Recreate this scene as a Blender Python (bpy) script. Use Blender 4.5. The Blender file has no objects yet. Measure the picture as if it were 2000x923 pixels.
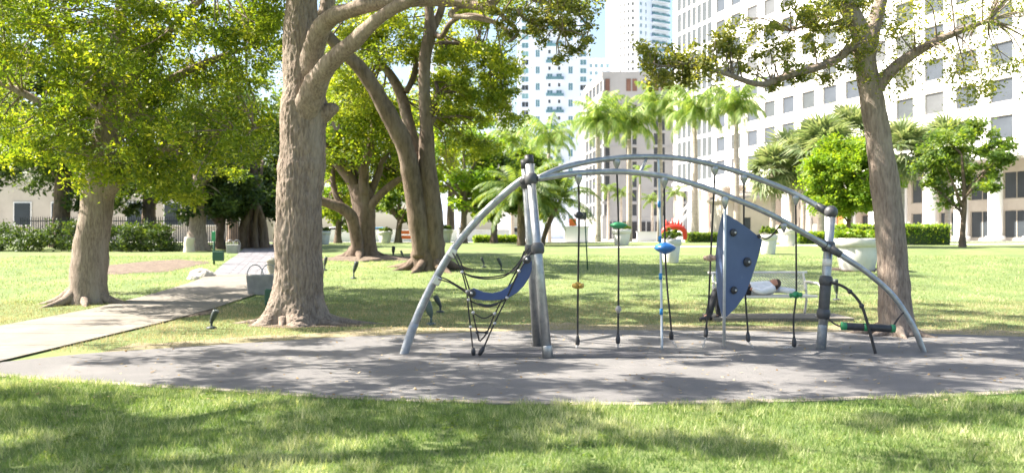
import bpy, bmesh, math, random
import numpy as np
from mathutils import Vector, Matrix, noise as mnoise
random.seed(7); RNG = np.random.default_rng(11)
S = bpy.context.scene
COL = S.collection
PI = math.pi

# ------------------------------------------------------------------ camera, sky, sun, exposure
F = 1700.0; CX = 1000.0; HY = 465.0; EYE = 1.6          # focal length in photo pixels, principal column, horizon row, eye height
cam = bpy.data.cameras.new('camera'); cam_o = bpy.data.objects.new('camera', cam); COL.objects.link(cam_o)
cam.sensor_width = 36; cam.lens = F / 2000 * 36; cam.clip_start = 0.1; cam.clip_end = 6000
cam.shift_y = (HY - 461.5) / 2000
cam.dof.use_dof = True; cam.dof.focus_distance = 12.3; cam.dof.aperture_fstop = 1.6
cam_o.location = (0, 0, EYE); cam_o.rotation_euler = (PI / 2, 0, 0)
S.camera = cam_o
SUN_EL = math.radians(47); SUN_AZ = math.atan2(-0.985, 0.13)     # azimuth from +Y towards +X
sun_dir = Vector((math.sin(SUN_AZ) * math.cos(SUN_EL), math.cos(SUN_AZ) * math.cos(SUN_EL), math.sin(SUN_EL)))
W = bpy.data.worlds.new('World'); S.world = W; W.use_nodes = True
wn = W.node_tree.nodes; wl = W.node_tree.links
sky = wn.new('ShaderNodeTexSky'); sky.sky_type = 'NISHITA'; sky.sun_disc = False
sky.sun_elevation = SUN_EL; sky.sun_rotation = SUN_AZ; sky.air_density = 1.0; sky.dust_density = 2.5; sky.ozone_density = 1.0
wl.new(sky.outputs[0], wn['Background'].inputs[0]); wn['Background'].inputs[1].default_value = 0.085
sl = bpy.data.lights.new('sun', 'SUN'); sl.energy = 5.0; sl.angle = math.radians(0.45); sl.color = (1.0, 0.93, 0.82)
so = bpy.data.objects.new('sun', sl); COL.objects.link(so); so.rotation_euler = sun_dir.to_track_quat('Z', 'Y').to_euler()
so.location = (-20, 10, 40)
S.view_settings.view_transform = 'Standard'; S.view_settings.look = 'None'
S.view_settings.exposure = 2.05; S.view_settings.gamma = 1; S.view_settings.use_curve_mapping = False
S.render.engine = 'CYCLES'
S.cycles.max_bounces = 6; S.cycles.diffuse_bounces = 3; S.cycles.transmission_bounces = 4; S.cycles.transparent_max_bounces = 6
S.cycles.use_denoising = True

# ------------------------------------------------------------------ helpers
HK = [(-50, 0), (16.5, 0), (19, .03), (22, .13), (25, .29), (28, .48), (31, .66), (34, .80), (38, .94), (42, 1.05), (46, 1.14), (50, 1.21), (55, 1.265), (62, 1.3), (5000, 1.3)]
_hx = np.array([a for a, b in HK]); _hz = np.array([b for a, b in HK])
def hg(y): return np.interp(y, _hx, _hz)
def P(px, py, d): return Vector(((px - CX) * d / F, d, EYE - (py - HY) * d / F))
def gp(px, py):
    ds = np.arange(3, 400, .05)
    f = (EYE - hg(ds)) * F / ds - (py - HY)
    i = np.argmax(f < 0); d = ds[i]
    return Vector(((px - CX) * d / F, d, float(hg(d))))
def gx(px, d): return Vector(((px - CX) * d / F, d, float(hg(d))))

def tag(o, label=None, cat=None, group=None, kind=None):
    if label: o['label'] = label
    if cat: o['category'] = cat
    if group: o['group'] = group
    if kind: o['kind'] = kind
    return o
def empty(name, loc, label, cat, group=None, rz=0):
    o = bpy.data.objects.new(name, None); COL.objects.link(o); o.location = loc; o.rotation_euler = (0, 0, rz)
    o.empty_display_size = .1
    return tag(o, label, cat, group)
def link(name, me, parent=None, world=True):
    o = bpy.data.objects.new(name, me); COL.objects.link(o)
    if parent is not None:
        o.parent = parent
        if world:
            o.matrix_parent_inverse = Matrix.LocRotScale(parent.location, parent.rotation_euler, parent.scale).inverted() if parent.parent is None else WM(parent).inverted()
    return o
def WM(o):
    m = Matrix.LocRotScale(o.location, o.rotation_euler, o.scale)
    if o.parent is not None: return WM(o.parent) @ o.matrix_parent_inverse @ m
    return m
class MB:
    def __init__(s): s.v = []; s.f = []; s.m = []; s.sm = []
    def add(s, vs, fs, smooth=False):
        b = len(s.v); s.v += [tuple(v) for v in vs]; s.f += [tuple(i + b for i in f) for f in fs]; s.sm += [smooth] * len(fs); return s
    def box(s, x0, x1, y0, y1, z0, z1, M=None):
        vs = [Vector(p) for p in ((x0,y0,z0),(x1,y0,z0),(x1,y1,z0),(x0,y1,z0),(x0,y0,z1),(x1,y0,z1),(x1,y1,z1),(x0,y1,z1))]
        if M is not None: vs = [M @ v for v in vs]
        return s.add(vs, [(0,3,2,1),(4,5,6,7),(0,1,5,4),(1,2,6,5),(2,3,7,6),(3,0,4,7)])
    def bbox(s, x0, x1, y0, y1, z0, z1, b=.02, M=None):
        bm = bmesh.new(); bmesh.ops.create_cube(bm, size=1)
        for v in bm.verts: v.co = Vector(((x0+x1)/2 + v.co.x*(x1-x0), (y0+y1)/2 + v.co.y*(y1-y0), (z0+z1)/2 + v.co.z*(z1-z0)))
        bmesh.ops.bevel(bm, geom=bm.edges[:], offset=b, segments=2, affect='EDGES', profile=.5)
        bm.verts.index_update()
        vs = [(M @ v.co if M is not None else v.co.copy()) for v in bm.verts]; fs = [[v.index for v in f.verts] for f in bm.faces]
        bm.free(); return s.add(vs, fs)
    def tube(s, pts, r, n=10, caps=True, flat=1.0):
        pts = [Vector(p) for p in pts]; k = len(pts)
        rs = r if hasattr(r, '__len__') else [r] * k
        if len(rs) != k: rs = np.interp(np.linspace(0, 1, k), np.linspace(0, 1, len(rs)), rs)
        t0 = (pts[1] - pts[0]).normalized()
        a = Vector((0, 0, 1)) if abs(t0.z) < .9 else Vector((1, 0, 0))
        nrm = t0.cross(a).normalized(); vs = []
        for i in range(k):
            t = (pts[min(i+1, k-1)] - pts[max(i-1, 0)]).normalized()
            nrm = (nrm - t * nrm.dot(t)).normalized(); b = t.cross(nrm)
            for j in range(n):
                an = 2 * PI * j / n
                vs.append(pts[i] + nrm * (math.cos(an) * rs[i]) + b * (math.sin(an) * rs[i] * flat))
        fs = [(i*n+j, i*n+(j+1) % n, (i+1)*n+(j+1) % n, (i+1)*n+j) for i in range(k-1) for j in range(n)]
        if caps: fs += [tuple(range(n-1, -1, -1)), tuple((k-1)*n + j for j in range(n))]
        return s.add(vs, fs, True)
    def lathe(s, prof, n=24, M=None):
        vs = []; k = len(prof)
        for r, z in prof:
            for j in range(n):
                v = Vector((r*math.cos(2*PI*j/n), r*math.sin(2*PI*j/n), z)); vs.append(M @ v if M is not None else v)
        fs = [(i*n+j, i*n+(j+1) % n, (i+1)*n+(j+1) % n, (i+1)*n+j) for i in range(k-1) for j in range(n)]
        fs += [tuple(range(n-1, -1, -1)), tuple((k-1)*n + j for j in range(n))]
        return s.add(vs, fs, True)
    def prism(s, outline, nrm, th):
        nrm = Vector(nrm).normalized() * (th / 2); o = [Vector(p) for p in outline]; n = len(o)
        vs = [p - nrm for p in o] + [p + nrm for p in o]
        return s.add(vs, [tuple(range(n)), tuple(range(2*n-1, n-1, -1))] + [(i, i+n, (i+1) % n + n, (i+1) % n) for i in range(n)])
    def mesh(s, name, mat):
        me = bpy.data.meshes.new(name); me.from_pydata(s.v, [], s.f); me.materials.append(mat)
        me.polygons.foreach_set('use_smooth', s.sm); me.update()
        return me
    def build(s, name, mat, parent=None, world=True):
        me = s.mesh(name, mat)
        bm = bmesh.new(); bm.from_mesh(me); bmesh.ops.recalc_face_normals(bm, faces=bm.faces[:]); bm.to_mesh(me); bm.free()
        return link(name, me, parent, world)
def sph(r, n=8):   # profile for lathe
    return [(max(r*math.sin(PI*i/n), 1e-4), -r*math.cos(PI*i/n)) for i in range(n+1)]
def axisM(p, d):
    return Matrix.Translation(p) @ Vector(d).to_track_quat('Z', 'Y').to_matrix().to_4x4()
def spline(pts, k=6):
    pts = [Vector(p) for p in pts]; out = []
    for i in range(len(pts)-1):
        p0 = pts[max(i-1,0)]; p1 = pts[i]; p2 = pts[i+1]; p3 = pts[min(i+2, len(pts)-1)]
        for j in range(k):
            t = j / k
            out.append(.5*((2*p1) + (p2-p0)*t + (2*p0-5*p1+4*p2-p3)*t*t + (3*p1-p0-3*p2+p3)*t**3))
    out.append(pts[-1]); return out
def bigmesh(name, V, n, mat, rnd=None, parent=None, shade=None):
    """V: (m*n,3) vertex array of m separate n-gons"""
    me = bpy.data.meshes.new(name); m = len(V) // n
    me.vertices.add(len(V)); me.vertices.foreach_set('co', np.ascontiguousarray(V, dtype=np.float32).ravel())
    me.loops.add(m*n); me.loops.foreach_set('vertex_index', np.arange(m*n, dtype=np.int32))
    me.polygons.add(m); me.polygons.foreach_set('loop_start', np.arange(0, m*n, n, dtype=np.int32))
    if rnd is not None:
        a = me.attributes.new('rnd', 'FLOAT', 'POINT'); a.data.foreach_set('value', np.repeat(rnd, n).astype(np.float32))
    me.materials.append(mat); me.update(calc_edges=True)
    return link(name, me, parent)

# ------------------------------------------------------------------ materials
def rgb(c): return (c[0], c[1], c[2], 1)
def mat(name, col, rough=.6, col2=None, scale=6, detail=4, bump=0, bscale=40, metal=0, stretch=None, spec=.5, thr=(.35, .65), col3=None, scale3=1.5, thr3=(.5, .7), coat=0):
    m = bpy.data.materials.new(name); m.use_nodes = True; nt = m.node_tree; N = nt.nodes; L = nt.links
    b = N['Principled BSDF']; b.inputs['Roughness'].default_value = rough; b.inputs['Metallic'].default_value = metal
    b.inputs['Specular IOR Level'].default_value = spec; b.inputs['Base Color'].default_value = rgb(col)
    if coat: b.inputs['Coat Weight'].default_value = coat
    tc = N.new('ShaderNodeTexCoord'); mp = N.new('ShaderNodeMapping'); L.new(tc.outputs['Object'], mp.inputs[0])
    if stretch: mp.inputs['Scale'].default_value = stretch
    def nz(sc, det=detail):
        t = N.new('ShaderNodeTexNoise'); t.inputs['Scale'].default_value = sc; t.inputs['Detail'].default_value = det; t.inputs['Roughness'].default_value = .65
        L.new(mp.outputs[0], t.inputs['Vector']); return t
    def ramp(src, lo, hi):
        r = N.new('ShaderNodeMapRange'); r.inputs['From Min'].default_value = lo; r.inputs['From Max'].default_value = hi; L.new(src, r.inputs[0]); return r
    def mix(fac, a, c):
        x = N.new('ShaderNodeMix'); x.data_type = 'RGBA'; L.new(fac, x.inputs[0])
        if hasattr(a, 'links'): L.new(a, x.inputs[6])
        else: x.inputs[6].default_value = rgb(a)
        x.inputs[7].default_value = rgb(c); return x
    if col2:
        x = mix(ramp(nz(scale).outputs[0], *thr).outputs[0], col, col2); out = x.outputs[2]
        if col3:
            x = mix(ramp(nz(scale3).outputs[0], *thr3).outputs[0], out, col3); out = x.outputs[2]
        L.new(out, b.inputs['Base Color'])
    if bump:
        t = nz(bscale, 6); bp = N.new('ShaderNodeBump'); bp.inputs['Strength'].default_value = bump; bp.inputs['Distance'].default_value = .03
        L.new(t.outputs[0], bp.inputs['Height']); L.new(bp.outputs[0], b.inputs['Normal'])
    return m
def leafmat(name, c0, c1, c2, trans=.45, rough=.5, tint=(1.75, 1.62, .5)):
    """c0..c2: leaf colours picked per leaf; thin leaves let light through"""
    m = bpy.data.materials.new(name); m.use_nodes = True; N = m.node_tree.nodes; L = m.node_tree.links
    b = N['Principled BSDF']; b.inputs['Roughness'].default_value = rough; b.inputs['Specular IOR Level'].default_value = .35
    at = N.new('ShaderNodeAttribute'); at.attribute_name = 'rnd'
    r = N.new('ShaderNodeValToRGB'); e = r.color_ramp.elements
    e[0].color = rgb(c0); e[1].color = rgb(c2); x = e.new(.55); x.color = rgb(c1)
    L.new(at.outputs['Fac'], r.inputs[0]); L.new(r.outputs[0], b.inputs['Base Color'])
    t = N.new('ShaderNodeBsdfTranslucent'); g = N.new('ShaderNodeMix'); g.data_type = 'RGBA'; g.blend_type = 'MULTIPLY'; g.inputs[0].default_value = 1
    L.new(r.outputs[0], g.inputs[6]); g.inputs[7].default_value = rgb(tint); L.new(g.outputs[2], t.inputs[0])
    ms = N.new('ShaderNodeMixShader'); ms.inputs[0].default_value = trans
    L.new(b.outputs[0], ms.inputs[1]); L.new(t.outputs[0], ms.inputs[2]); L.new(ms.outputs[0], N['Material Output'].inputs[0])
    return m
def glassmat(name, col, rough=.08):
    return mat(name, col, rough, spec=.2, col2=tuple(c*.6 for c in col), scale=.15)

M = {}
M['lawn'] = mat('lawn', (.095, .14, .036), .9, (.155, .19, .055), scale=.7, detail=6, bump=.6, bscale=60, col3=(.27, .235, .12), scale3=.32, thr3=(.58, .78))
M['grass'] = leafmat('grass', (.065, .135, .03), (.22, .30, .09), (.60, .58, .36), .35, .6, (1.3, 1.35, .7))
M['drygrass'] = leafmat('drygrass', (.12, .165, .055), (.29, .275, .135), (.50, .41, .27), .3, .6, (1.3, 1.25, .8))
M['rubber'] = mat('rubber', (.195, .188, .185), .95, (.265, .255, .25), scale=260, detail=2, bump=.9, bscale=220, col3=(.31, .295, .285), scale3=.8, thr3=(.5, .85), spec=.2)
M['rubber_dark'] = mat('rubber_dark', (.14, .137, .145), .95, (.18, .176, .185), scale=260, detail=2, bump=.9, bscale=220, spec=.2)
M['dryearth'] = mat('dryearth', (.27, .215, .145), .95, (.19, .18, .075), scale=2.2, detail=8, bump=.8, bscale=50, col3=(.33, .27, .19), scale3=6, thr3=(.5, .7))
M['kerb'] = mat('kerb', (.36, .31, .25), .9, (.2, .17, .13), scale=2.2, bump=.4, bscale=50)
M['concrete'] = mat('concrete', (.225, .20, .17), .9, (.165, .145, .12), scale=1.1, detail=7, bump=.4, bscale=80, col3=(.14, .12, .10), scale3=3.5, thr3=(.55, .75))
M['paver'] = mat('paver', (.185, .18, .195), .9, (.135, .13, .142), scale=3, bump=.3, bscale=60)
M['joint'] = mat('joint', (.15, .14, .13), .95)
M['hedgecore'] = mat('hedgecore', (.03, .055, .018), .9, (.05, .08, .025), scale=9, bump=1, bscale=20)
M['soil'] = mat('soil', (.105, .075, .055), .95, (.19, .145, .105), scale=5, detail=8, bump=1.0, bscale=30, col3=(.08, .055, .04), scale3=9, thr3=(.5, .65))
M['bark'] = mat('bark', (.32, .26, .215), .95, (.175, .135, .11), scale=26, detail=9, bump=1.0, bscale=46, stretch=(1, 1, .2), thr=(.40, .64), col3=(.42, .36, .30), scale3=2.2, thr3=(.5, .8), spec=.1)
M['bark_brown'] = mat('bark_brown', (.175, .13, .10), .95, (.085, .065, .05), scale=7, detail=8, bump=1.0, bscale=18, stretch=(1, 1, .3), thr=(.42, .66), col3=(.27, .22, .18), scale3=1.8, thr3=(.5, .8), spec=.15)
M['bark_red'] = mat('bark_red', (.26, .13, .08), .95, (.14, .08, .05), scale=7, bump=.8, bscale=18, spec=.15)
M['palmtrunk'] = mat('palmtrunk', (.47, .41, .35), .9, (.34, .28, .23), scale=3, stretch=(.4, .4, 3), bump=.4, bscale=12)
M['leaf_oak'] = leafmat('leaf_oak', (.045, .095, .014), (.15, .215, .026), (.37, .385, .05), .5)
M['leaf_near'] = leafmat('leaf_near', (.07, .11, .03), (.18, .205, .06), (.38, .36, .12), .5)
M['leaf_gold'] = leafmat('leaf_gold', (.075, .135, .02), (.21, .27, .04), (.43, .44, .07), .5)
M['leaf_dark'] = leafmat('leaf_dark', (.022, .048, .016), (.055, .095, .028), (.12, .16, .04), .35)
M['leaf_mid'] = leafmat('leaf_mid', (.06, .12, .03), (.125, .20, .045), (.25, .30, .065), .5)
M['leaf_lime'] = leafmat('leaf_lime', (.09, .19, .022), (.19, .30, .035), (.37, .42, .06), .5)
M['leaf_palm'] = leafmat('leaf_palm', (.10, .19, .035), (.18, .27, .065), (.36, .39, .13), .45, .5, (1.45, 1.5, .6))
M['leaf_palm_dark'] = leafmat('leaf_palm_dark', (.06, .11, .035), (.115, .18, .055), (.2, .25, .08), .42)
M['leaf_fan'] = leafmat('leaf_fan', (.115, .165, .07), (.19, .24, .115), (.34, .36, .2), .4, .5, (1.35, 1.35, .8))
M['crownshaft'] = mat('crownshaft', (.13, .2, .05), .5, (.2, .24, .06), scale=2)
M['steel'] = mat('steel', (.40, .415, .42), .42, (.29, .30, .31), scale=14, metal=.75, bump=.08, bscale=60, col3=(.5, .51, .5), scale3=5, thr3=(.55, .75))
M['steel_worn'] = mat('steel_worn', (.36, .385, .41), .55, (.27, .29, .32), scale=12, metal=.45, bump=.2, bscale=50, col3=(.56, .55, .5), scale3=9, thr3=(.55, .68))
M['pole'] = mat('pole', (.55, .58, .61), .4, (.45, .48, .5), scale=10, metal=.3)
M['blackplastic'] = mat('blackplastic', (.028, .029, .032), .5, (.05, .05, .055), scale=8)
M['collar'] = mat('collar', (.055, .055, .06), .45, (.085, .085, .09), scale=8)
M['rope'] = mat('rope', (.030, .028, .03), .85, (.06, .055, .05), scale=60, bump=.6, bscale=150)
M['chain'] = mat('chain', (.6, .58, .56), .35, metal=.8)
M['bluepanel'] = mat('bluepanel', (.070, .105, .205), .45, (.085, .125, .235), scale=3, col3=(.12, .155, .25), scale3=12, thr3=(.66, .8))
M['bluepanel2'] = mat('bluepanel2', (.045, .078, .20), .4, (.06, .095, .23), scale=4)
M['blueball'] = mat('blueball', (.02, .12, .36), .3, (.03, .15, .4), scale=5)
M['blueband'] = mat('blueband', (.03, .24, .55), .45)
M['green'] = mat('green', (.04, .30, .12), .4, (.03, .22, .09), scale=8)
M['yellow'] = mat('yellow', (.50, .32, .05), .5, (.40, .24, .04), scale=20)
M['beige'] = mat('beige', (.52, .36, .27), .5, (.42, .29, .22), scale=20)
M['greyplastic'] = mat('greyplastic', (.36, .33, .31), .5)
M['fixture'] = mat('fixture', (.030, .040, .040), .5, (.05, .062, .058), scale=9)
M['fixture_green'] = mat('fixture_green', (.085, .125, .11), .5, (.07, .10, .09), scale=9)
M['lens'] = mat('lens', (.25, .28, .28), .1, spec=.9)
M['whitepot'] = mat('whitepot', (.70, .68, .64), .7, (.60, .575, .53), scale=2, bump=.1, bscale=20)
M['benchmetal'] = mat('benchmetal', (.74, .71, .66), .5, (.64, .61, .56), scale=6)
M['shirt'] = mat('shirt', (.76, .77, .80), .9, (.68, .69, .73), scale=7, bump=.5, bscale=14)
M['trousers'] = mat('trousers', (.022, .022, .027), .9, (.04, .04, .045), scale=12, bump=.4, bscale=20)
M['skin'] = mat('skin', (.42, .20, .13), .55, (.48, .24, .16), scale=9)
M['hair'] = mat('hair', (.05, .03, .02), .8, (.09, .055, .04), scale=40)
M['shoe'] = mat('shoe', (.03, .027, .03), .55)
M['greenpost'] = mat('greenpost', (.018, .075, .045), .5, (.025, .09, .055), scale=9)
M['binconc'] = mat('binconc', (.33, .325, .32), .9, (.27, .265, .26), scale=6, bump=.3, bscale=60)
M['cream'] = mat('cream', (.62, .56, .45), .8, (.55, .5, .4), scale=2)
M['rock'] = mat('rock', (.55, .52, .48), .9, (.4, .37, .33), scale=4, bump=.8, bscale=14)
M['fence'] = mat('fence', (.03, .034, .04), .7)
M['wall_white'] = mat('wall_white', (.80, .785, .755), .85, (.73, .71, .68), scale=.06)
M['wall_shade_blue'] = mat('wall_shade_blue', (.69, .75, .84), .8, (.64, .70, .80), scale=.05)  # pale tower walls, the blue cast of skylit shade mixed into the colour
M['wall_tan'] = mat('wall_tan', (.33, .325, .32), .9, (.285, .28, .275), scale=.12)
M['wall_cream'] = mat('wall_cream', (.50, .45, .38), .9, (.42, .37, .31), scale=.5, bump=.2, bscale=8)
M['roof_cream'] = mat('roof_cream', (.38, .33, .28), .9, (.3, .26, .22), scale=1)
M['pane_dark'] = glassmat('pane_dark', (.055, .065, .075), .3)
M['pane_blue'] = glassmat('pane_blue', (.16, .30, .34), .25)
M['pane_grey'] = glassmat('pane_grey', (.085, .095, .10), .3)
M['pane_office'] = glassmat('pane_office', (.08, .092, .11), .3)
M['pane_brown'] = glassmat('pane_brown', (.17, .09, .065), .2)
M['storefront'] = glassmat('storefront', (.05, .05, .055), .2)
M['pane_blind'] = glassmat('pane_blind', (.13, .135, .14), .35)
M['pane_teal'] = glassmat('pane_teal', (.24, .42, .44), .3)
M['orange'] = mat('orange', (.50, .15, .045), .6, (.42, .12, .04), scale=.7)
M['orangebar'] = mat('orangebar', (.75, .17, .03), .6)
M['red'] = mat('red', (.72, .045, .02), .45, (.62, .035, .018), scale=4)
M['street'] = mat('street', (.30, .29, .28), .9, (.25, .24, .235), scale=.3)
M['sidewalk'] = mat('sidewalk', (.55, .52, .48), .9, (.48, .45, .41), scale=.4)
M['bluepaint'] = mat('bluepaint', (.06, .25, .42), .5)
M['carwhite'] = mat('carwhite', (.7, .71, .72), .3, coat=.6)
M['carsilver'] = mat('carsilver', (.34, .36, .38), .3, metal=.5, coat=.6)
M['litter'] = leafmat('litter', (.16, .10, .05), (.3, .21, .1), (.5, .4, .26), .2, .8)

# ------------------------------------------------------------------ ground, play surface, paths
def sheet(name, xs, ys, zf, m):
    mb = MB(); nx = len(xs)
    mb.add([(x, y, zf(x, y)) for y in ys for x in xs], [(j*nx+i, j*nx+i+1, (j+1)*nx+i+1, (j+1)*nx+i) for j in range(len(ys)-1) for i in range(nx-1)])
    o = mb.build(name, m); o['kind'] = 'structure'; return o
ys = [-3000, -400, -60, -10] + list(np.arange(-6, 70, .5)) + [75, 90, 120, 200, 400, 900, 2000, 4000]
sheet('lawn', [-4000, -600, -100, -40, -20, -10, -5, 0, 5, 10, 20, 40, 100, 600, 4000], ys, lambda x, y: float(hg(y)), M['lawn'])
# oval rubber play surface: outline measured on the ground
near = [(-6.55, 10.6), (-5.6, 10.05), (-3.86, 9.48), (-2.1, 8.9), (-1.1, 8.66), (0, 8.5), (1.5, 8.48), (3.57, 8.77), (6, 9.3), (9, 10.3), (11.2, 11.6)]
far = [(-6.55, 11.2), (-5.9, 12.0), (-5.1, 12.55), (-2.9, 13.95), (-1.7, 14.4), (0, 14.95), (2, 15.1), (6, 14.7), (8.5, 14.0), (10.2, 13.2), (11.2, 12.2)]
near3 = spline([(x, y, 0) for x, y in near], 8); far3 = spline([(x, y, 0) for x, y in far], 8)
def oval_range(x):
    return np.interp(x, [p.x for p in near3], [p.y for p in near3]), np.interp(x, [p.x for p in far3], [p.y for p in far3])
def strip(name, A, B, m, dz, nacross=8, wob=0):
    mb = MB(); vs = []
    for a, b in zip(A, B):
        for j in range(nacross+1):
            p = Vector(a).lerp(Vector(b), j/nacross); vs.append((p.x, p.y, float(hg(p.y)) + dz))
    k = nacross+1
    mb.add(vs, [(i*k+j, i*k+j+1, (i+1)*k+j+1, (i+1)*k+j) for i in range(len(A)-1) for j in range(nacross)])
    o = mb.build(name, m); o['kind'] = 'structure'; return o
strip('play_surface', near3, far3, M['rubber'], .012)
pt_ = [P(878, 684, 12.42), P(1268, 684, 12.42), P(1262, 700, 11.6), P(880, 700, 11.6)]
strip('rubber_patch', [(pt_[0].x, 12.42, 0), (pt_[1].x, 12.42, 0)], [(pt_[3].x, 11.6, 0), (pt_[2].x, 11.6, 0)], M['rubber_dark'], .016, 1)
# flush concrete edging on the near side, a row of separate stones
kerb = bpy.data.objects.new('kerb', None); COL.objects.link(kerb); kerb['kind'] = 'structure'
kp = near3[4:]
seg = []; acc = [kp[0]]; ln = 0
for a, b in zip(kp[:-1], kp[1:]):
    ln += (b-a).length; acc.append(b)
    if ln > .95: seg.append(acc); acc = [b]; ln = 0
for sg in seg:
    mb = MB(); vs = []; n = len(sg)
    wid = random.uniform(.11, .15); top = random.uniform(.012, .022)
    for i, p in enumerate(sg):
        t = (sg[min(i+1, n-1)] - sg[max(i-1, 0)]).normalized(); nn = Vector((t.y, -t.x, 0))
        q = p.copy()
        if i == 0: q = p + t*.006
        if i == n-1: q = p - t*.006
        for off, z in ((.012, -.05), (.012, top), (wid, top-.006), (wid, -.05)): vs.append((q.x + nn.x*off, q.y + nn.y*off, z))
    mb.add(vs, [(i*4+j, i*4+(j+1) % 4, (i+1)*4+(j+1) % 4, (i+1)*4+j) for i in range(n-1) for j in range(4)] + [(3,2,1,0), tuple((n-1)*4+j for j in range(4))])
    mb.build('kerbstone', M['kerb'], kerb)
# footpath: concrete slabs near, grey pavers beyond, running away on the left side
PL = [(-9.3, 2), (-9.25, 12), (-9.2, 20), (-9.25, 25), (-9.5, 27.6), (-10.3, 31), (-11.4, 36), (-13.8, 45), (-17, 54)]
PR = [(-6.62, 2), (-6.6, 12), (-6.6, 18), (-6.6, 24), (-6.8, 27.6), (-7.35, 31), (-8.4, 36), (-10.6, 45), (-13.5, 54)]
def pl_at(y): return np.interp(y, [p[1] for p in PL], [p[0] for p in PL]), np.interp(y, [p[1] for p in PR], [p[0] for p in PR])
yy = np.concatenate([np.arange(2, 54, .5)])
path = strip('footpath', [(pl_at(y)[0], y, 0) for y in yy], [(pl_at(y)[1], y, 0) for y in yy], M['joint'], .016, 2)
def slabmesh(x0a, x1a, x0b, x1b, y0, y1, dz, th):
    vs = []
    for (a, b, y) in ((x0a, x1a, y0), (x0b, x1b, y1)):
        for x in (a, b): vs += [(x, y, float(hg(y))+dz), (x, y, float(hg(y))+dz+th)]
    return vs, [(1, 3, 7, 5), (0, 1, 5, 4), (2, 6, 7, 3), (0, 2, 3, 1), (4, 5, 7, 6)]
y = 2.0
while y < 27.3:
    y1 = min(y + 1.55, 27.4); a0, b0 = pl_at(y); a1, b1 = pl_at(y1)
    mb = MB(); mb.add(*slabmesh(a0-.02, b0+.02, a1-.02, b1+.02, y+.012, y1-.012, .018, .012)); mb.build('slab', M['concrete'], path); y = y1
npv = 0; row = 0; y = 27.42
while y < 45.2:
    y1 = y + .30; n = 5 if y < 45 else 5
    a0, b0 = pl_at(y); a1, b1 = pl_at(y1); off = .1 if row % 2 else 0
    es = [0] + [min(max((i + (.5 if row % 2 else 0))/n, 0), 1) for i in range(1, n)] + [1]
    for i in range(len(es)-1):
        if npv >= 300: break
        g = .010; xa0 = a0+(b0-a0)*es[i]+g; xa1 = a0+(b0-a0)*es[i+1]-g; xb0 = a1+(b1-a1)*es[i]+g; xb1 = a1+(b1-a1)*es[i+1]-g
        mb = MB(); mb.add(*slabmesh(xa0, xa1, xb0, xb1, y+.008, y1-.008, .016, .010+random.uniform(0, .006))); mb.build('paver', M['paver'], path); npv += 1
    y = y1; row += 1
# trodden dry earth along the far side of the play surface
fo = [Vector((p.x, p.y, 0)) for p in far3[10:-6]]
strip('bare_ground', [p - Vector((0, .15, 0)) for p in fo], [p + Vector((0, 1.1 + .8*mnoise.noise(Vector((p.x*.7, 5, 0))) + .3*mnoise.noise(Vector((p.x*2.5, 9, 0))), 0)) for p in fo], M['dryearth'], .007, 6)
# bench pad
pb = gp(1500, 622)
pad = MB(); pad.bbox(pb.x-1.2, pb.x+1.5, pb.y-.55, pb.y+.5, -.05, .075, .015); pad_o = pad.build('bench_pad', M['concrete']); pad_o['kind'] = 'structure'
# street and pavements beyond the lawn
sheet('pavement', [-300, 300], [63.5, 72], lambda x, y: 1.312, M['sidewalk'])
sheet('street', [-400, 400], [86, 108], lambda x, y: 1.308, M['street'])
sheet('plaza', [-400, 400], [108.2, 700], lambda x, y: 1.305, M['sidewalk'])
def walkway():   # pale walk crossing the far lawn towards the pots
    A = [(4, 44.6, 0), (9, 45.5, 0), (14, 47, 0), (24, 50, 0), (40, 54, 0)]; B = [(4, 46.2, 0), (9, 47.2, 0), (14, 48.9, 0), (24, 52.5, 0), (40, 57, 0)]
    strip('walkway', spline(A, 8), spline(B, 8), M['sidewalk'], .010, 2)
walkway()

# ------------------------------------------------------------------ trees
def tree_noise(v, s): return mnoise.noise(v * s)
def limb_mesh(mb, ctrl, n=12, k=6, bark=.06, seed=0):
    """ctrl: list of (Vector, radius). tapered, knobbly limb"""
    pts = spline([c[0] for c in ctrl], k); rs = spline([(c[1], 0, 0) for c in ctrl], k); rs = [max(r.x, .004) for r in rs]
    b0 = len(mb.v); mb.tube(pts, rs, n)
    for i in range(len(pts)):
        for j in range(n):
            v = Vector(mb.v[b0 + i*n + j]); c = pts[i]
            q = v + Vector((seed*3.1, seed*1.7, 0))
            f = 1 + bark * (1.3*mnoise.noise(Vector((q.x*2.2, q.y*2.2, q.z*2.2))) + mnoise.noise(Vector((q.x*5, q.y*5, q.z*2.6))) + .9*mnoise.noise(Vector((q.x*14, q.y*14, q.z*7))))
            mb.v[b0 + i*n + j] = tuple(c + (v - c) * f)
    return list(zip(pts, rs))
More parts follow.
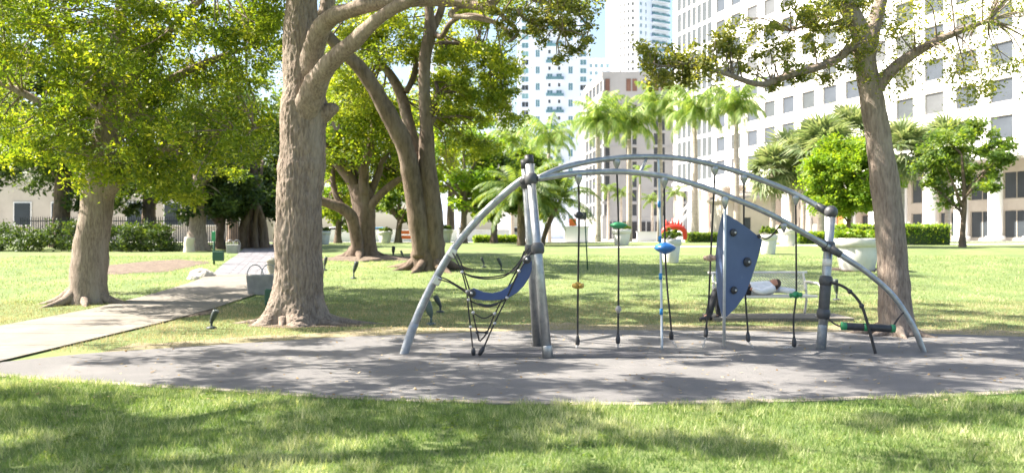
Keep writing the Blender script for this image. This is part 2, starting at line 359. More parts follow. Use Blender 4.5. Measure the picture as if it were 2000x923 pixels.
def leaves(clumps, per, size, sub=9, aspect=.5, up=.35):
    """clumps: (center xyz, radius, vertical squash). returns quad vertices and per-leaf random"""
    C = np.array([c[0] for c in clumps]); R = np.array([c[1] for c in clumps]); n = len(C)
    sc = RNG.normal(size=(n, sub, 3)); sc /= np.linalg.norm(sc, axis=2, keepdims=True); sc *= RNG.uniform(.25, 1.0, (n, sub, 1))
    sc[..., 2] *= .65
    cen = C[:, None, :] + sc * R[:, None, None]
    k = max(1, per // sub)
    p = cen[:, :, None, :] + RNG.normal(size=(n, sub, k, 3)) * (R[:, None, None, None] * .27) * np.array([1, 1, .7])
    p = p.reshape(-1, 3); m = len(p)
    cl = np.repeat(RNG.uniform(0, 1, (n, sub)).reshape(-1), k)
    sn = RNG.normal(size=(n*sub, 3)); sn[:, 2] = np.abs(sn[:, 2]) + up*2; sn /= np.linalg.norm(sn, axis=1, keepdims=True)
    nr = np.repeat(sn, k, 0)*1.1 + RNG.normal(size=(m, 3))*.5; nr /= np.linalg.norm(nr, axis=1, keepdims=True)
    t = np.cross(nr, RNG.normal(size=(m, 3))); t /= np.linalg.norm(t, axis=1, keepdims=True); b = np.cross(nr, t)
    L = (size * RNG.uniform(.45, 1.5, m))[:, None]
    V = np.stack([p - t*L*.5, p + b*L*aspect*.5 - t*L*.05, p + t*L*.5, p - b*L*aspect*.5 - t*L*.05], 1).reshape(-1, 3)
    return V, np.clip(.55*cl + .45*RNG.uniform(0, 1, m), 0, 1)
def ell(c, r, n, rad, shell=.35):
    """clump centres spread through an ellipsoid, more of them near its skin"""
    out = []
    for _ in range(n):
        d = Vector((random.gauss(0,1), random.gauss(0,1), random.gauss(0,1))).normalized()
        u = (shell + (1-shell) * random.random()) ** .6
        out.append(((c[0]+d.x*r[0]*u, c[1]+d.y*r[1]*u, c[2]+d.z*r[2]*u), rad*random.uniform(.7, 1.3)))
    return out
def sun_gap(cl, base, z0, z1, w, p=.9):
    """thin the crown where the photo shows sun reaching the trunk"""
    h = Vector((sun_dir.x, sun_dir.y, 0)); hl = h.length; h = h/hl; tn = sun_dir.z/hl; out = []
    for c in cl:
        v = Vector(c[0]) - base; sa = v.x*h.x + v.y*h.y; off = abs(v.x*h.y - v.y*h.x); z = c[0][2] - sa*tn
        if sa > .5 and off < w + c[1]*.5 and z0 < z < z1 and random.random() < p: continue
        out.append(c)
    return out
def pxl(n, x0, x1, y0, y1, d0, d1, rad):
    out = []
    for _ in range(n):
        d = random.uniform(d0, d1); p = P(random.uniform(x0, x1), random.uniform(y0, y1), d); out.append((tuple(p), rad*random.uniform(.7, 1.3)))
    return out
def twigs(mb, axis, clumps, r=.02, every=1, maxl=4.0):
    pts = [a for a in axis]
    arr = np.array([tuple(p) for p, _ in pts]); rr = [q for _, q in pts]
    for c in clumps[::every]:
        c = Vector(c[0]); dd = np.linalg.norm(arr - np.array(c), axis=1) + np.array([0.0 if q < .2 else 1.2 for q in rr]); i = int(np.argmin(dd)); a = Vector(arr[i])
        L = (c-a).length
        if L > maxl or L < .15: continue
        mid = a.lerp(c, .5) + Vector((random.uniform(-.12,.12)*L, random.uniform(-.12,.12)*L, random.uniform(-.02,.2)*L))
        mb.tube(spline([a, mid, c], 4), [min(r*1.6, rr[i]*.8), r*.9, r*.3], 5, False)
def tree(name, label, base, limbs, clumps, leafm, barkm, per, size, group=None, trunk_n=16, twr=.02, tw_every=1, tw_max=4.0, bark=.06, trunk_obj=None, sub=9, up=.35, roots=False):
    root = empty(name, base, label, 'tree', group)
    ax = []; mb = MB(); ax += limb_mesh(mb, limbs[0], trunk_n, 8, bark, base[0])
    if trunk_obj is None: mb.build('trunk', barkm, root)
    for l in limbs[1:]:
        mb = MB(); ax += limb_mesh(mb, l, 10, 6, bark*.7, base[0]+l[0][0].x); mb.build('limb', barkm, root)
    if roots:
        rm = MB(); R0 = limbs[0][0][1]
        for i in range(7):
            a = i*.9 + base[0]; ln = R0*random.uniform(.9, 2.0); bb = Vector(base); e = bb + Vector((math.cos(a)*(R0*.5+ln), math.sin(a)*(R0*.5+ln), 0)); e.z = float(hg(e.y)) - .03; c = bb + Vector((math.cos(a)*R0*.45, math.sin(a)*R0*.45, R0*.45))
            limb_mesh(rm, [(c, R0*.30), (c.lerp(e, .35) - Vector((0,0,R0*.12)), R0*.2), (c.lerp(e, .7) - Vector((0,0,R0*.08)), R0*.12), (e, R0*.05)], 9, 5, .15, a)
        rm.build('roots', barkm, root)
    tw = MB(); twigs(tw, ax, clumps, twr, tw_every, tw_max)
    if tw.v: o = tw.build('twigs', barkm, root); o['kind'] = 'stuff'
    V, r = leaves(clumps, per, size, sub=sub, up=up)
    c = bigmesh('crown', V, 4, leafm, r, root); return root

# --- the big oak in front: trunk modelled from its outline
T1 = 16.3
b1 = gp(585, 630); b1 = Vector((b1.x, T1, 0))
prof = [(640, 583, 74), (630, 583, 66), (615, 584, 58), (600, 584, 53), (575, 583, 47), (550, 583, 44), (500, 582, 42), (450, 584, 41), (400, 585, 41), (350, 588, 42), (325, 588, 44), (300, 591, 41), (260, 593, 41), (220, 595, 44), (200, 594, 43), (170, 593, 38), (140, 594, 39), (100, 592, 36), (60, 590, 31), (20, 591, 28), (-40, 593, 27), (-120, 588, 25), (-220, 596, 20), (-320, 585, 14), (-420, 600, 7)]
root1 = empty('oak_tree', (b1.x, T1, 0), 'massive grey-barked oak with thick straight trunk standing nearest beside the footpath', 'tree', 'park oak trees')
def big_trunk():
    mb = MB(); n = 150; k = 14
    ctr = spline([P(c, y, T1) for y, c, r in prof], k); rad = [v.x for v in spline([(r*T1/F, 0, 0) for y, c, r in prof], k)]
    vs = []
    for i, (c, r) in enumerate(zip(ctr, rad)):
        hz = c.z
        for j in range(n):
            a = 2*PI*j/n
            fl = max(0, 1 - hz/.75)
            rr = r * (1 + fl*fl*(.22*math.cos(5*a+.6) + .12*math.cos(3*a+2)))
            q = Vector((math.cos(a)*rr, math.sin(a)*rr, hz))
            w = Vector((q.x*1.0, q.y*1.0, q.z*.35))
            rid = 1 - abs(mnoise.noise(Vector((q.x*15, q.y*15, q.z*3.4))))*2
            rid2 = 1 - abs(mnoise.noise(Vector((q.x*34+5, q.y*34, q.z*8))))*2
            lump = mnoise.noise(Vector((q.x*2.3, q.y*2.3, q.z*1.5)))
            rr += .020*rid + .017*rid2 + .045*lump
            vs.append((c.x + math.cos(a)*rr, c.y + math.sin(a)*rr, hz - .08 if i == 0 else hz))
    k2 = len(ctr)
    mb.add(vs, [(i*n+j, i*n+(j+1) % n, (i+1)*n+(j+1) % n, (i+1)*n+j) for i in range(k2-1) for j in range(n)], True)
    mb.build('trunk', M['bark'], root1)
    return list(zip(ctr, rad))
ax1 = big_trunk()
def LM(pts, d0, dd=0):   # limb from photo pixels: (px, py, radius px), depth d0 -> d0+dd
    n = len(pts); out = []
    for i, (x, y, r) in enumerate(pts):
        d = d0 + dd*i/max(n-1, 1); out.append((P(x, y, d), r*d/F))
    return out
limbs1 = [
    LM([(594, 262, 18), (600, 215, 26), (612, 178, 25), (628, 146, 21), (652, 115, 18), (690, 84, 16), (724, 50, 14), (760, 22, 12), (800, 0, 11), (860, -50, 9), (930, -110, 6), (990, -140, 3)], T1, -2.6),
    LM([(596, 190, 18), (604, 140, 24), (613, 98, 21), (624, 62, 19), (640, 40, 18), (665, 26, 16), (705, 14, 14), (760, 4, 13), (830, 1, 12), (900, 4, 11), (938, 13, 9), (962, 6, 8), (985, -20, 7), (1040, -60, 5), (1110, -70, 3)], T1, -2.6),
    LM([(598, 190, 12), (608, 130, 17), (624, 70, 15), (638, 10, 14), (655, -60, 12), (690, -160, 9), (700, -260, 4)], T1+.1, 1.5),
    LM([(592, -20, 16), (560, -70, 14), (500, -120, 11), (420, -160, 8), (330, -200, 4)], T1, -2),
    LM([(592, -60, 15), (620, -120, 13), (640, -180, 10), (650, -260, 6), (660, -330, 3)], T1, -5),
    LM([(594, -100, 14), (520, -170, 12), (430, -240, 8), (330, -300, 4)], T1, 4),
    LM([(592, 240, 20), (615, 228, 23), (634, 220, 19), (648, 214, 14), (655, 212, 9), (657, 211, 3)], T1, -.2),
    LM([(650, 238, 3), (654, 250, 3), (660, 252, 2.2), (662, 243, 1.5)], T1-.5, 0),
    LM([(958, 8, 5), (985, 35, 4.5), (1010, 62, 4), (1000, 78, 3), (992, 82, 1.5)], T1-2.6, -.6),
    LM([(900, 12, 6), (880, 30, 5), (930, 36, 4.5), (975, 48, 4), (1000, 75, 2.5)], T1-1.6, -1),
    LM([(1010, 20, 4), (1030, 40, 3.4), (1065, 42, 2.6), (1100, 60, 1.6)], T1-3, -.5),
    LM([(985, -20, 6), (1030, -5, 5), (1080, 10, 4), (1130, 30, 2.5), (1150, 60, 1.3)], T1-2.8, -.4)]
for l in limbs1:
    mb = MB(); ax1 += limb_mesh(mb, l, 22, 10, .10, l[0][0].x); mb.build('limb', M['bark'], root1)
mb = MB()
for a, ln, w in ((-.1, 1.25, .10), (.45, .7, .08), (2.9, .9, .09), (-2.6, .6, .07), (-1.1, .55, .08), (-.55, .95, .07), (1.6, .7, .08), (-1.9, .45, .07)):
    c = b1 + Vector((math.cos(a)*.42, math.sin(a)*.42, .10)); e = b1 + Vector((math.cos(a+.15)*(.42+ln), math.sin(a+.15)*(.42+ln)*.8, -.03))
    limb_mesh(mb, [(c, w*1.5), (c.lerp(e, .35)+Vector((0, 0, -.03)), w), (c.lerp(e, .7)+Vector((0,0,-.03)), w*.7), (e, w*.3)], 9, 5, .15, a)
mb.build('roots', M['bark'], root1)
near_cl = pxl(22, 930, 1050, -70, 30, 12.9, 14.0, .26) + pxl(30, 1040, 1170, -50, 45, 12.4, 13.6, .22) + pxl(16, 1085, 1160, 30, 125, 12.6, 13.2, .13) + pxl(9, 1030, 1100, 40, 85, 12.6, 13.2, .11) + pxl(8, 945, 1010, 15, 70, 13, 13.6, .12) + pxl(10, 870, 960, -90, -20, 13, 14.5, .3)
far_cl = ell((b1.x-.5, T1-1.5, 9.4), (8.8, 8.8, 2.6), 300, .46, .2) + ell((b1.x-5, T1-4, 8.2), (4.5, 4.5, 1.3), 22, .55, .1)
far_cl = [c for c in far_cl if c[0][2] > EYE + 500*c[0][1]/F + .5]
far_cl = sun_gap(far_cl, b1 + Vector((0, -.3, 0)), 1.6, 4.6, .6, 1)
tw = MB(); twigs(tw, ax1, near_cl, .012, 1, 3.0); twigs(tw, ax1, far_cl, .018, 1, 3.2); o = tw.build('twigs', M['bark'], root1); o['kind'] = 'stuff'
V1, r1 = leaves(near_cl, 120, .058); V2, r2 = leaves(far_cl, 300, .125)
bigmesh('crown', np.concatenate([V1, V2]), 4, M['leaf_near'], np.concatenate([r1, r2]), root1)

# --- oak with a forked trunk behind the climbing net
d2 = gp(838, 526).y; b2 = gp(838, 526)
lm2 = [LM([(838, 534, 44), (838, 518, 36), (836, 480, 32), (829, 430, 29), (822, 380, 24), (816, 340, 20), (810, 300, 14)], d2),
    LM([(824, 500, 18), (819, 440, 21), (809, 380, 19), (802, 335, 19), (795, 300, 18), (780, 262, 18), (757, 220, 17), (735, 180, 15), (705, 135, 14), (675, 105, 12), (645, 75, 11), (610, 30, 9), (590, -40, 6)], d2-.3, -1.5),
    LM([(812, 330, 15), (806, 280, 14), (795, 230, 12), (783, 185, 11), (765, 150, 9), (745, 125, 7), (720, 90, 4)], d2, 1.5),
    LM([(852, 512, 16), (848, 450, 19), (842, 390, 19), (836, 340, 18), (833, 290, 16), (833, 240, 14), (829, 190, 12), (829, 140, 12), (832, 100, 12), (840, 62, 13), (838, 20, 9), (830, -60, 7), (835, -150, 4)], d2-.3, -.5),
    LM([(840, 65, 9), (858, 30, 8), (870, -10, 7), (900, -70, 4)], d2-.4, -.4),
    LM([(793, 180, 6), (808, 150, 6), (812, 120, 5), (806, 80, 3)], d2+.6, .6),
    LM([(838, 240, 8), (848, 205, 7), (855, 180, 5), (850, 160, 3)], d2-.2, .4),
    LM([(836, 250, 5), (846, 230, 7), (842, 245, 4)], d2-.5, 0),
    LM([(843, 60, 6), (862, 72, 5), (880, 45, 5), (910, 30, 4), (950, 35, 3), (1000, 62, 1.5)], d2-.6, -2),
    LM([(858, 84, 4), (890, 85, 3.5), (930, 95, 2.5), (970, 120, 1.5)], d2, 1),
    LM([(775, 250, 9), (758, 232, 7), (745, 225, 4)], d2-.6, -.3)]
c2 = pxl(30, 690, 820, 0, 130, d2-1.5, d2+3, .62) + pxl(12, 640, 720, 60, 150, d2, d2+3, .5) + pxl(52, 850, 1005, 75, 240, d2-1, d2+2.5, .45) + pxl(16, 855, 960, 20, 110, d2-.5, d2+2.5, .4) + pxl(8, 640, 760, -20, 60, d2, d2+3, .5) + pxl(10, 900, 985, 120, 200, d2, d2+3, .5) + pxl(16, 860, 960, 200, 330, d2+1, d2+4, .5) + pxl(24, 640, 740, 150, 240, d2+1, d2+4, .55)
c2 += [c for c in ell((b2.x, d2, 10.6), (6.5, 6, 2.8), 90, .75, .2) if c[0][2] > 9.6]
tree('oak_tree', 'brown oak with trunk forking into three limbs behind the rope net', b2, lm2, c2, M['leaf_gold'], M['bark_brown'], 300, .12, 'park oak trees', 26, .022, bark=.09, roots=True)

# --- low spreading fig with many limbs further back
b3 = gp(705, 504); d3 = b3.y
lm3 = [LM([(716, 510, 34), (714, 495, 24), (712, 460, 21), (712, 420, 22), (708, 385, 22), (702, 360, 18)], d3),
    LM([(690, 508, 20), (698, 480, 13), (692, 445, 12), (684, 420, 12), (662, 404, 11), (630, 393, 9), (600, 380, 7), (570, 350, 4)], d3-.2, -1.5),
    LM([(703, 400, 14), (690, 360, 12), (668, 330, 10), (645, 300, 9), (620, 260, 6), (600, 210, 3)], d3, -.5),
    LM([(706, 390, 12), (690, 340, 9), (680, 300, 8), (672, 250, 5)], d3+.3, .8),
    LM([(710, 380, 12), (712, 330, 9), (722, 290, 8), (730, 240, 5), (740, 190, 3)], d3-.2, -.5),
    LM([(716, 390, 10), (735, 350, 7), (750, 310, 6), (770, 270, 4)], d3, .5),
    LM([(718, 410, 10), (738, 385, 8), (765, 360, 7), (790, 345, 5), (815, 335, 3)], d3-.2, -.4),
    LM([(690, 425, 8), (660, 390, 6), (650, 350, 5), (655, 300, 3)], d3+.2, .6)]
c3 = pxl(60, 620, 800, 200, 320, d3-2.2, d3+4, .75) + pxl(26, 560, 700, 160, 280, d3, d3+4, .8) + pxl(12, 630, 690, 330, 420, d3+2, d3+4, .5) + pxl(14, 740, 800, 300, 370, d3+1, d3+4, .6)
tree('fig_tree', 'dark spreading fig with red-brown low side limb behind the big oak', b3, lm3, c3, M['leaf_oak'], M['bark_brown'], 300, .16, None, 18, .03, roots=True)

# --- leafy tree filling the left side
bl = gx(165, 20.5)
ll = [LM([(170, 600, 46), (172, 560, 36), (178, 480, 32), (190, 400, 30), (200, 320, 28), (215, 230, 24), (225, 140, 18), (235, 40, 12), (240, -80, 6)], 20.5),
    LM([(190, 400, 18), (240, 340, 14), (300, 300, 11), (370, 275, 8), (440, 262, 5), (500, 250, 3)], 20.5, -1),
    LM([(205, 300, 16), (260, 220, 13), (330, 160, 10), (410, 120, 7), (490, 90, 3)], 20.4, 1.2),
    LM([(215, 220, 13), (280, 120, 10), (350, 40, 7), (430, -30, 4)], 20.5, -2),
    LM([(200, 330, 15), (140, 250, 12), (60, 190, 8), (-30, 150, 4)], 20.5, -.5),
    LM([(210, 240, 13), (150, 140, 10), (80, 50, 7), (0, -40, 4)], 20.5, 1.5)]
cl = []
for _ in range(2000):
    px, py = random.uniform(-40, 560), random.uniform(-90, 440)
    lim = np.interp(px, [-40, 120, 250, 308, 380, 440, 500, 560], [300, 330, 390, 420, 380, 360, 330, 300])
    right = np.interp(py, [-90, 60, 200, 300, 400], [560, 548, 540, 530, 470])
    if py > lim or px > right: continue
    d = random.uniform(17.2, 24.5)
    cl.append((tuple(P(px, py, d)), random.uniform(.35, .7)))
    if len(cl) > 290: break
cl += ell((bl.x-1, 20, 9.4), (7, 6, 2.0), 26, .8, .2)
cl = sun_gap(cl, b1 + Vector((0, -.3, 0)), 1.6, 4.6, .75, 1)
tree('shade_tree', 'leafy yellow-green tree whose crown hangs over the footpath', bl, ll, cl, M['leaf_oak'], M['bark'], 360, .10, None, 18, .018, 1, 3.5, roots=True)
# --- oak outside on the right whose limb reaches in
br = gx(1748, 14.4); dr = 14.4
lr = [LM([(1752, 652, 42), (1750, 625, 33), (1745, 540, 29), (1738, 440, 27), (1726, 340, 26), (1712, 250, 24), (1700, 180, 22), (1690, 120, 20), (1684, 75, 19), (1668, 35, 17), (1640, -5, 15), (1610, -60, 11), (1580, -150, 7)], dr),
    LM([(1692, 140, 15), (1698, 90, 15), (1715, 20, 13), (1740, -60, 9), (1790, -160, 5)], dr+.1, .6),
    LM([(1696, 150, 10), (1672, 92, 9), (1632, 118, 8.5), (1590, 134, 7.5), (1545, 146, 7), (1512, 158, 7), (1490, 165, 6), (1462, 160, 5.5), (1428, 148, 5), (1395, 137, 4), (1360, 130, 3.2), (1310, 120, 2)], dr-.1, -1.1),
    LM([(1545, 60, 2.4), (1570, 52, 3), (1610, 50, 4), (1650, 40, 6), (1668, 32, 8)], dr-.3, .2),
    LM([(1395, 140, 3), (1350, 128, 2.6), (1300, 130, 2), (1262, 120, 1.2)], dr-1.0, -.2),
    LM([(1700, 190, 14), (1750, 130, 11), (1830, 80, 8), (1930, 40, 4)], dr, -.6)]
cr = pxl(30, 1258, 1400, 85, 165, dr-1.4, dr-.5, .19) + pxl(26, 1390, 1560, 50, 140, dr-1.2, dr-.2, .18) + pxl(22, 1450, 1650, 5, 95, dr-1, dr+.4, .18) + pxl(18, 1580, 1690, 40, 160, dr-1, dr+.4, .17) + pxl(8, 1620, 1692, 0, 40, dr-.5, dr+.4, .2) + pxl(5, 1500, 1580, 150, 175, dr-.8, dr-.4, .12) + pxl(6, 1310, 1350, 120, 180, dr-1.2, dr-.8, .18) + pxl(4, 1260, 1300, 85, 150, dr-1.2, dr-.8, .16)
cr += pxl(75, 1690, 2060, -60, 190, dr-1.5, dr+2, .33) + [c for c in ell((br.x+.4, dr-.5, 8.2), (5.5, 6, 2), 70, .6, .2) if c[0][2] > 6.3]
tree('oak_tree', 'oak beside the play area reaching a leafy low limb across the white offices', br, lr, cr, M['leaf_near'], M['bark'], 130, .062, 'park oak trees', 20, .011, 1, 2.5, roots=True)
# --- oaks standing behind the photographer, whose dappled shade falls on the near grass and play surface
def shade_oak(x, y, label, n, rx, z=8.0):
    b = Vector((x, y, 0))
    L0 = [[(b, .55), (b+Vector((0,0,.5)), .4), (b+Vector((.1,0,3)), .34), (b+Vector((.2,.1,5.5)), .3), (b+Vector((.1,.2,8.5)), .14)]]
    for a in range(6):
        an = a*PI/3 + x; L0.append([(b+Vector((.1,0,3.4+.4*a)), .2), (b+Vector((math.cos(an)*2.2, math.sin(an)*2.2, 5.6+.2*a)), .14), (b+Vector((math.cos(an)*rx*.8, math.sin(an)*rx*.8, 7.6)), .04)])
    tree('oak_tree', label, b, L0, ell((x, y, z), (rx, rx, 2.2), n, .6, .15), M['leaf_near'], M['bark'], 300, .13, 'park oak trees', 14, .02, 1, 3)
shade_oak(-9.0, 6.2, 'oak on the near lawn left of the view casting the foreground shade', 62, 5.0, 8.0)

# --- background trees
def bgtree(px, base_py, top_py, halfw, label, leafm, n=42, per=260, size=.24, d=None, name='park_tree', trunk_r=.22, low=.0, barkm='bark_brown', grp='trees along the far lawn edge', squat=False):
    b = gp(px, base_py) if d is None else gx(px, d); d = b.y
    top = P(px, top_py, d).z; w = halfw*d/F; h = top - b.z
    zc = b.z + h*(.60 + low/2); rz = h*(.42 - low/2)
    if squat: zc = b.z + h*.61; rz = h*.36
    lb = [[(b - Vector((0,0,.1)), trunk_r*1.5), (b+Vector((0,0,h*.12)), trunk_r), (b+Vector((.1,0,h*.4)), trunk_r*.8), (b+Vector((0,.1,h*.75)), trunk_r*.3)]]
    for a in range(5):
        an = a*1.26 + px; s = b + Vector((0, 0, h*(.22+.05*a)))
        lb.append([(s, trunk_r*.5), (s+Vector((math.cos(an)*w*.4, math.sin(an)*w*.4, h*.16)), trunk_r*.35), (s+Vector((math.cos(an)*w*.8, math.sin(an)*w*.8, h*.3)), trunk_r*.1)])
    tree(name, label, b, lb, ell((b.x, b.y, zc), (w, w*.8, rz), n, max(.14*w+.25, .5), .3), M[leafm], M[barkm], per, size, grp, 10, .04, 2, 3)
bgtree(905, 474, 225, 95, 'bright green tree left of the bushy palm', 'leaf_lime', 46, 260, .25, 56)
bgtree(965, 472, 300, 66, 'mid-green tree right behind the arch foot at the lawn edge', 'leaf_mid', 64, 280, .24, 58, low=.06)
bgtree(778, 474, 350, 58, 'small dense tree between the fig and the forked oak', 'leaf_mid', 30, 240, .24, 60, low=.1)
bgtree(660, 472, 330, 60, 'young light-green tree right of the big trunk', 'leaf_lime', 30, 220, .22, 57)
bgtree(1035, 471, 290, 72, 'dense green tree behind the twin posts', 'leaf_mid', 70, 280, .25, 60, low=.06)
bgtree(700, 471, 110, 150, 'tall golden-green tree rising behind the fig', 'leaf_gold', 60, 280, .34, 78, trunk_r=.4)
bgtree(880, 471, 90, 110, 'tall golden tree behind the forked oak', 'leaf_gold', 44, 260, .34, 82, trunk_r=.35)
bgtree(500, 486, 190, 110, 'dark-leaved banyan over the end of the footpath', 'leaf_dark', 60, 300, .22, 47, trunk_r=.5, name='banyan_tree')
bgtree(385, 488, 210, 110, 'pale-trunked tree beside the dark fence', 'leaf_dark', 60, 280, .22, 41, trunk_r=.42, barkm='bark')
bgtree(575, 480, 290, 70, 'dark green tree hidden behind the big trunk', 'leaf_mid', 34, 240, .24, 52)
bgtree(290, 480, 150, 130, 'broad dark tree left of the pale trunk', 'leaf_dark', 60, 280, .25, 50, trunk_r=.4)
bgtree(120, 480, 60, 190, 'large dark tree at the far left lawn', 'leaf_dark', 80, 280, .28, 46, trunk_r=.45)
bgtree(455, 474, 120, 130, 'tall green tree behind the fence end', 'leaf_mid', 60, 280, .3, 66, trunk_r=.35)
bgtree(430, 484, 300, 75, 'low dark tree in front of the black fence', 'leaf_dark', 40, 260, .2, 43, low=.1, trunk_r=.2)
bgtree(540, 480, 330, 60, 'low dark shrub tree right of the paved path', 'leaf_dark', 34, 240, .2, 46, low=.1, trunk_r=.16)
bgtree(-60, 480, 150, 130, 'dark tree outside the left edge', 'leaf_dark', 40, 260, .28, 52, trunk_r=.4)
bgtree(1656, 466, 262, 84, 'round lime-green tree next to the largest pot', 'leaf_lime', 170, 330, .17, 46, low=.10, trunk_r=.12, grp=None, squat=True)
bgtree(1880, 470, 240, 90, 'bushy green tree right of the largest pot', 'leaf_mid', 46, 280, .2, 46, low=.1, trunk_r=.15)
# banyan props
by = empty('banyan_tree', gx(482, 44), 'cluster of hanging banyan trunks at the path end', 'tree')
for q in range(7):
    b = gx(472 + q*8 + random.uniform(-3, 3), 44 + random.uniform(-1, 1.5)); mb = MB(); r = random.uniform(.09, .22)
    limb_mesh(mb, [(b-Vector((0,0,.1)), r*1.4), (b+Vector((random.uniform(-.1,.1), 0, 1.0)), r), (b+Vector((random.uniform(-.4,.4), 0, 2.4)), r*.9), (b+Vector((random.uniform(-.8,.8), .2, 4.4)), r*.6)], 9, 4, .15, q); mb.build('trunk', M['bark_brown'], by)
V, r = leaves(pxl(24, 420, 560, 330, 410, 42, 46, .7), 220, .22); bigmesh('crown', V, 4, M['leaf_dark'], r, by)

# ------------------------------------------------------------------ palms
def frond_mesh(name, L, rise, droop, leaflet, m, n=30, hang=.5):
    """arching feather frond along +X; leaflets are narrow folded strips"""
    pts = []
    for i in range(n+1):
        t = i/n; a = rise - droop*t**1.3
        pts.append((t, a))
    p = Vector((0,0,0)); ax = [p.copy()]
    for t, a in pts[1:]: p = p + Vector((math.cos(a), 0, math.sin(a)))*(L/n); ax.append(p.copy())
    V = []; R = []
    for i in range(2, n+1):
        c = ax[i]; t = (ax[i]-ax[i-1]).normalized(); u = i/n
        ll = leaflet * (math.sin(PI*min(1, u*.85+.15))**.6) * random.uniform(.8, 1.1)
        for s in (-1, 1):
            for sub in (0, .5):
                c2 = c - t*(L/n)*sub
                dirv = (t*.55 + Vector((0, s*.75, 0)) + Vector((0, 0, -hang*random.uniform(.5, 1.3)))).normalized()
                e = c2 + dirv*ll + Vector((0, 0, -.22*ll*hang)); w = t * (L/n*.32)
                mid = c2.lerp(e, .55) + Vector((0, 0, .06*ll))
                V += [c2 - w*.5, c2 + w*.5, mid + w*.7, mid - w*.7]; V += [mid - w*.7, mid + w*.7, e + w*.08, e - w*.08]
                q = random.random(); R += [q, min(1, q+.1)]
    rach = []
    for i in range(n):
        w = .03*(1 - i/n) + .006; a, b = ax[i], ax[i+1]
        rach += [a + Vector((0, -w, 0)), a + Vector((0, w, 0)), b + Vector((0, w, 0)), b + Vector((0, -w, 0))]; R.append(.7)
    A = np.array([tuple(v) for v in V + rach])
    me = bpy.data.meshes.new(name); mcount = len(A)//4
    me.vertices.add(len(A)); me.vertices.foreach_set('co', A.astype(np.float32).ravel()); me.loops.add(mcount*4); me.loops.foreach_set('vertex_index', np.arange(mcount*4, dtype=np.int32))
    me.polygons.add(mcount); me.polygons.foreach_set('loop_start', np.arange(0, mcount*4, 4, dtype=np.int32))
    at = me.attributes.new('rnd', 'FLOAT', 'POINT'); at.data.foreach_set('value', np.repeat(np.array(R[:mcount]), 4).astype(np.float32))
    me.materials.append(m); me.update(calc_edges=True); return me
ROY = [frond_mesh('frond', 3.3, ri, dr_, .8, M['leaf_palm'], 30, .9) for ri, dr_ in ((1.4, 1.6), (1.15, 2.4), (.8, 2.7), (.35, 2.4))]
DAT = [frond_mesh('frond', 2.9, ri, dr_, .5, M['leaf_palm_dark'], 26, .5) for ri, dr_ in ((1.35, 1.5), (1.0, 1.9), (.6, 1.8), (.1, 1.4))]
DAR = [frond_mesh('frond', 1.9, ri, dr_, .45, M['leaf_palm_dark'], 18, .8) for ri, dr_ in ((1.2, 1.6), (.8, 2.1), (.3, 1.9))]
def palm(px, d, top_py, label, fr, nf=17, tr=.24, scale=1.0, group='royal palms by the street', name='royal_palm', shaft=True, lean=0, trm='palmtrunk', bend=None):
    b = gx(px, d); top = P(px + lean, top_py, d); root = empty(name, b, label, 'palm', group)
    pts = [b - Vector((0,0,.1)), b.lerp(top, .3) + Vector((bend or 0, 0, 0)), b.lerp(top, .65) + Vector(((bend or 0)*.8, 0, 0)), top]
    sh = 1.5*scale if shaft else 0
    mb = MB(); mb.tube(spline(pts, 8), [tr*1.25, tr*1.05, tr*1.08, tr*.95, tr*.72], 14); mb.build('trunk', M[trm], root)
    if shaft:
        mb = MB(); mb.lathe([(tr*.70, -.05), (tr*.86, .25*sh), (tr*.66, .7*sh), (tr*.3, sh)], 12, Matrix.Translation(top)); mb.build('crownshaft', M['crownshaft'], root)
    for i in range(nf):
        v = min(int(i/nf*len(fr)), len(fr)-1); o = bpy.data.objects.new('frond', fr[v]); COL.objects.link(o); o.parent = root
        o.matrix_parent_inverse = Matrix.Translation(b).inverted()
        o.location = top + Vector((0, 0, sh*.85 - .25*sh*(i/nf))); s = scale*random.uniform(.85, 1.12); o.scale = (s, s, s)
        o.rotation_euler = (random.uniform(-.25, .25), random.uniform(-.12, .12), i*2.4 + px)
    return root
for px, d, ty, lab in ((1168, 78, 268, 'royal palm nearest the tan building corner'), (1229, 80, 272, 'royal palm second from the tan building corner'), (1289, 80, 240, 'tallest royal palm rising above the middle of the arch'), (1357, 76, 250, 'royal palm beside the glazed office bays'), (1438, 74, 243, 'royal palm in front of the square office windows')):
    palm(px, d, ty, lab, ROY, 24, scale=1.15)
palm(1250, 92, 360, 'slim short royal palm with thin trunk behind the tall ones', DAR, 10, .15, 1.0)
palm(1072, 66, 300, 'feathery palm above the twin posts', ROY, 16, .17, .92, 'feather palms over the trees', 'feather_palm')
palm(1000, 70, 305, 'feathery palm left of the twin posts against the sky', ROY, 15, .17, .92, 'feather palms over the trees', 'feather_palm')
palm(1040, 74, 330, 'lower feathery palm between the two taller feather palms', ROY, 13, .16, .85, 'feather palms over the trees', 'feather_palm')
for px, ty, lab in ((1188, 372, 'small dark palm left of the green disc rope'), (1213, 380, 'small dark palm behind the green disc rope'), (1274, 392, 'small dark palm left of the blue banded pole'), (1318, 380, 'small dark palm above the red sculpture')):
    palm(px, 118, ty, lab, DAR, 13, .16, 1.25, 'small palms against the tan building', 'small_palm', False)
palm(1018, 49, 392, 'bushy dark date palm directly behind the twin posts', DAT, 40, .22, 1.2, None, 'date_palm', False, trm='bark_brown')
palm(1058, 50, 388, 'leaning date palm with bare curved trunk right of the twin posts', DAT, 18, .13, .95, None, 'date_palm', False, lean=38, trm='bark_brown', bend=-.1)
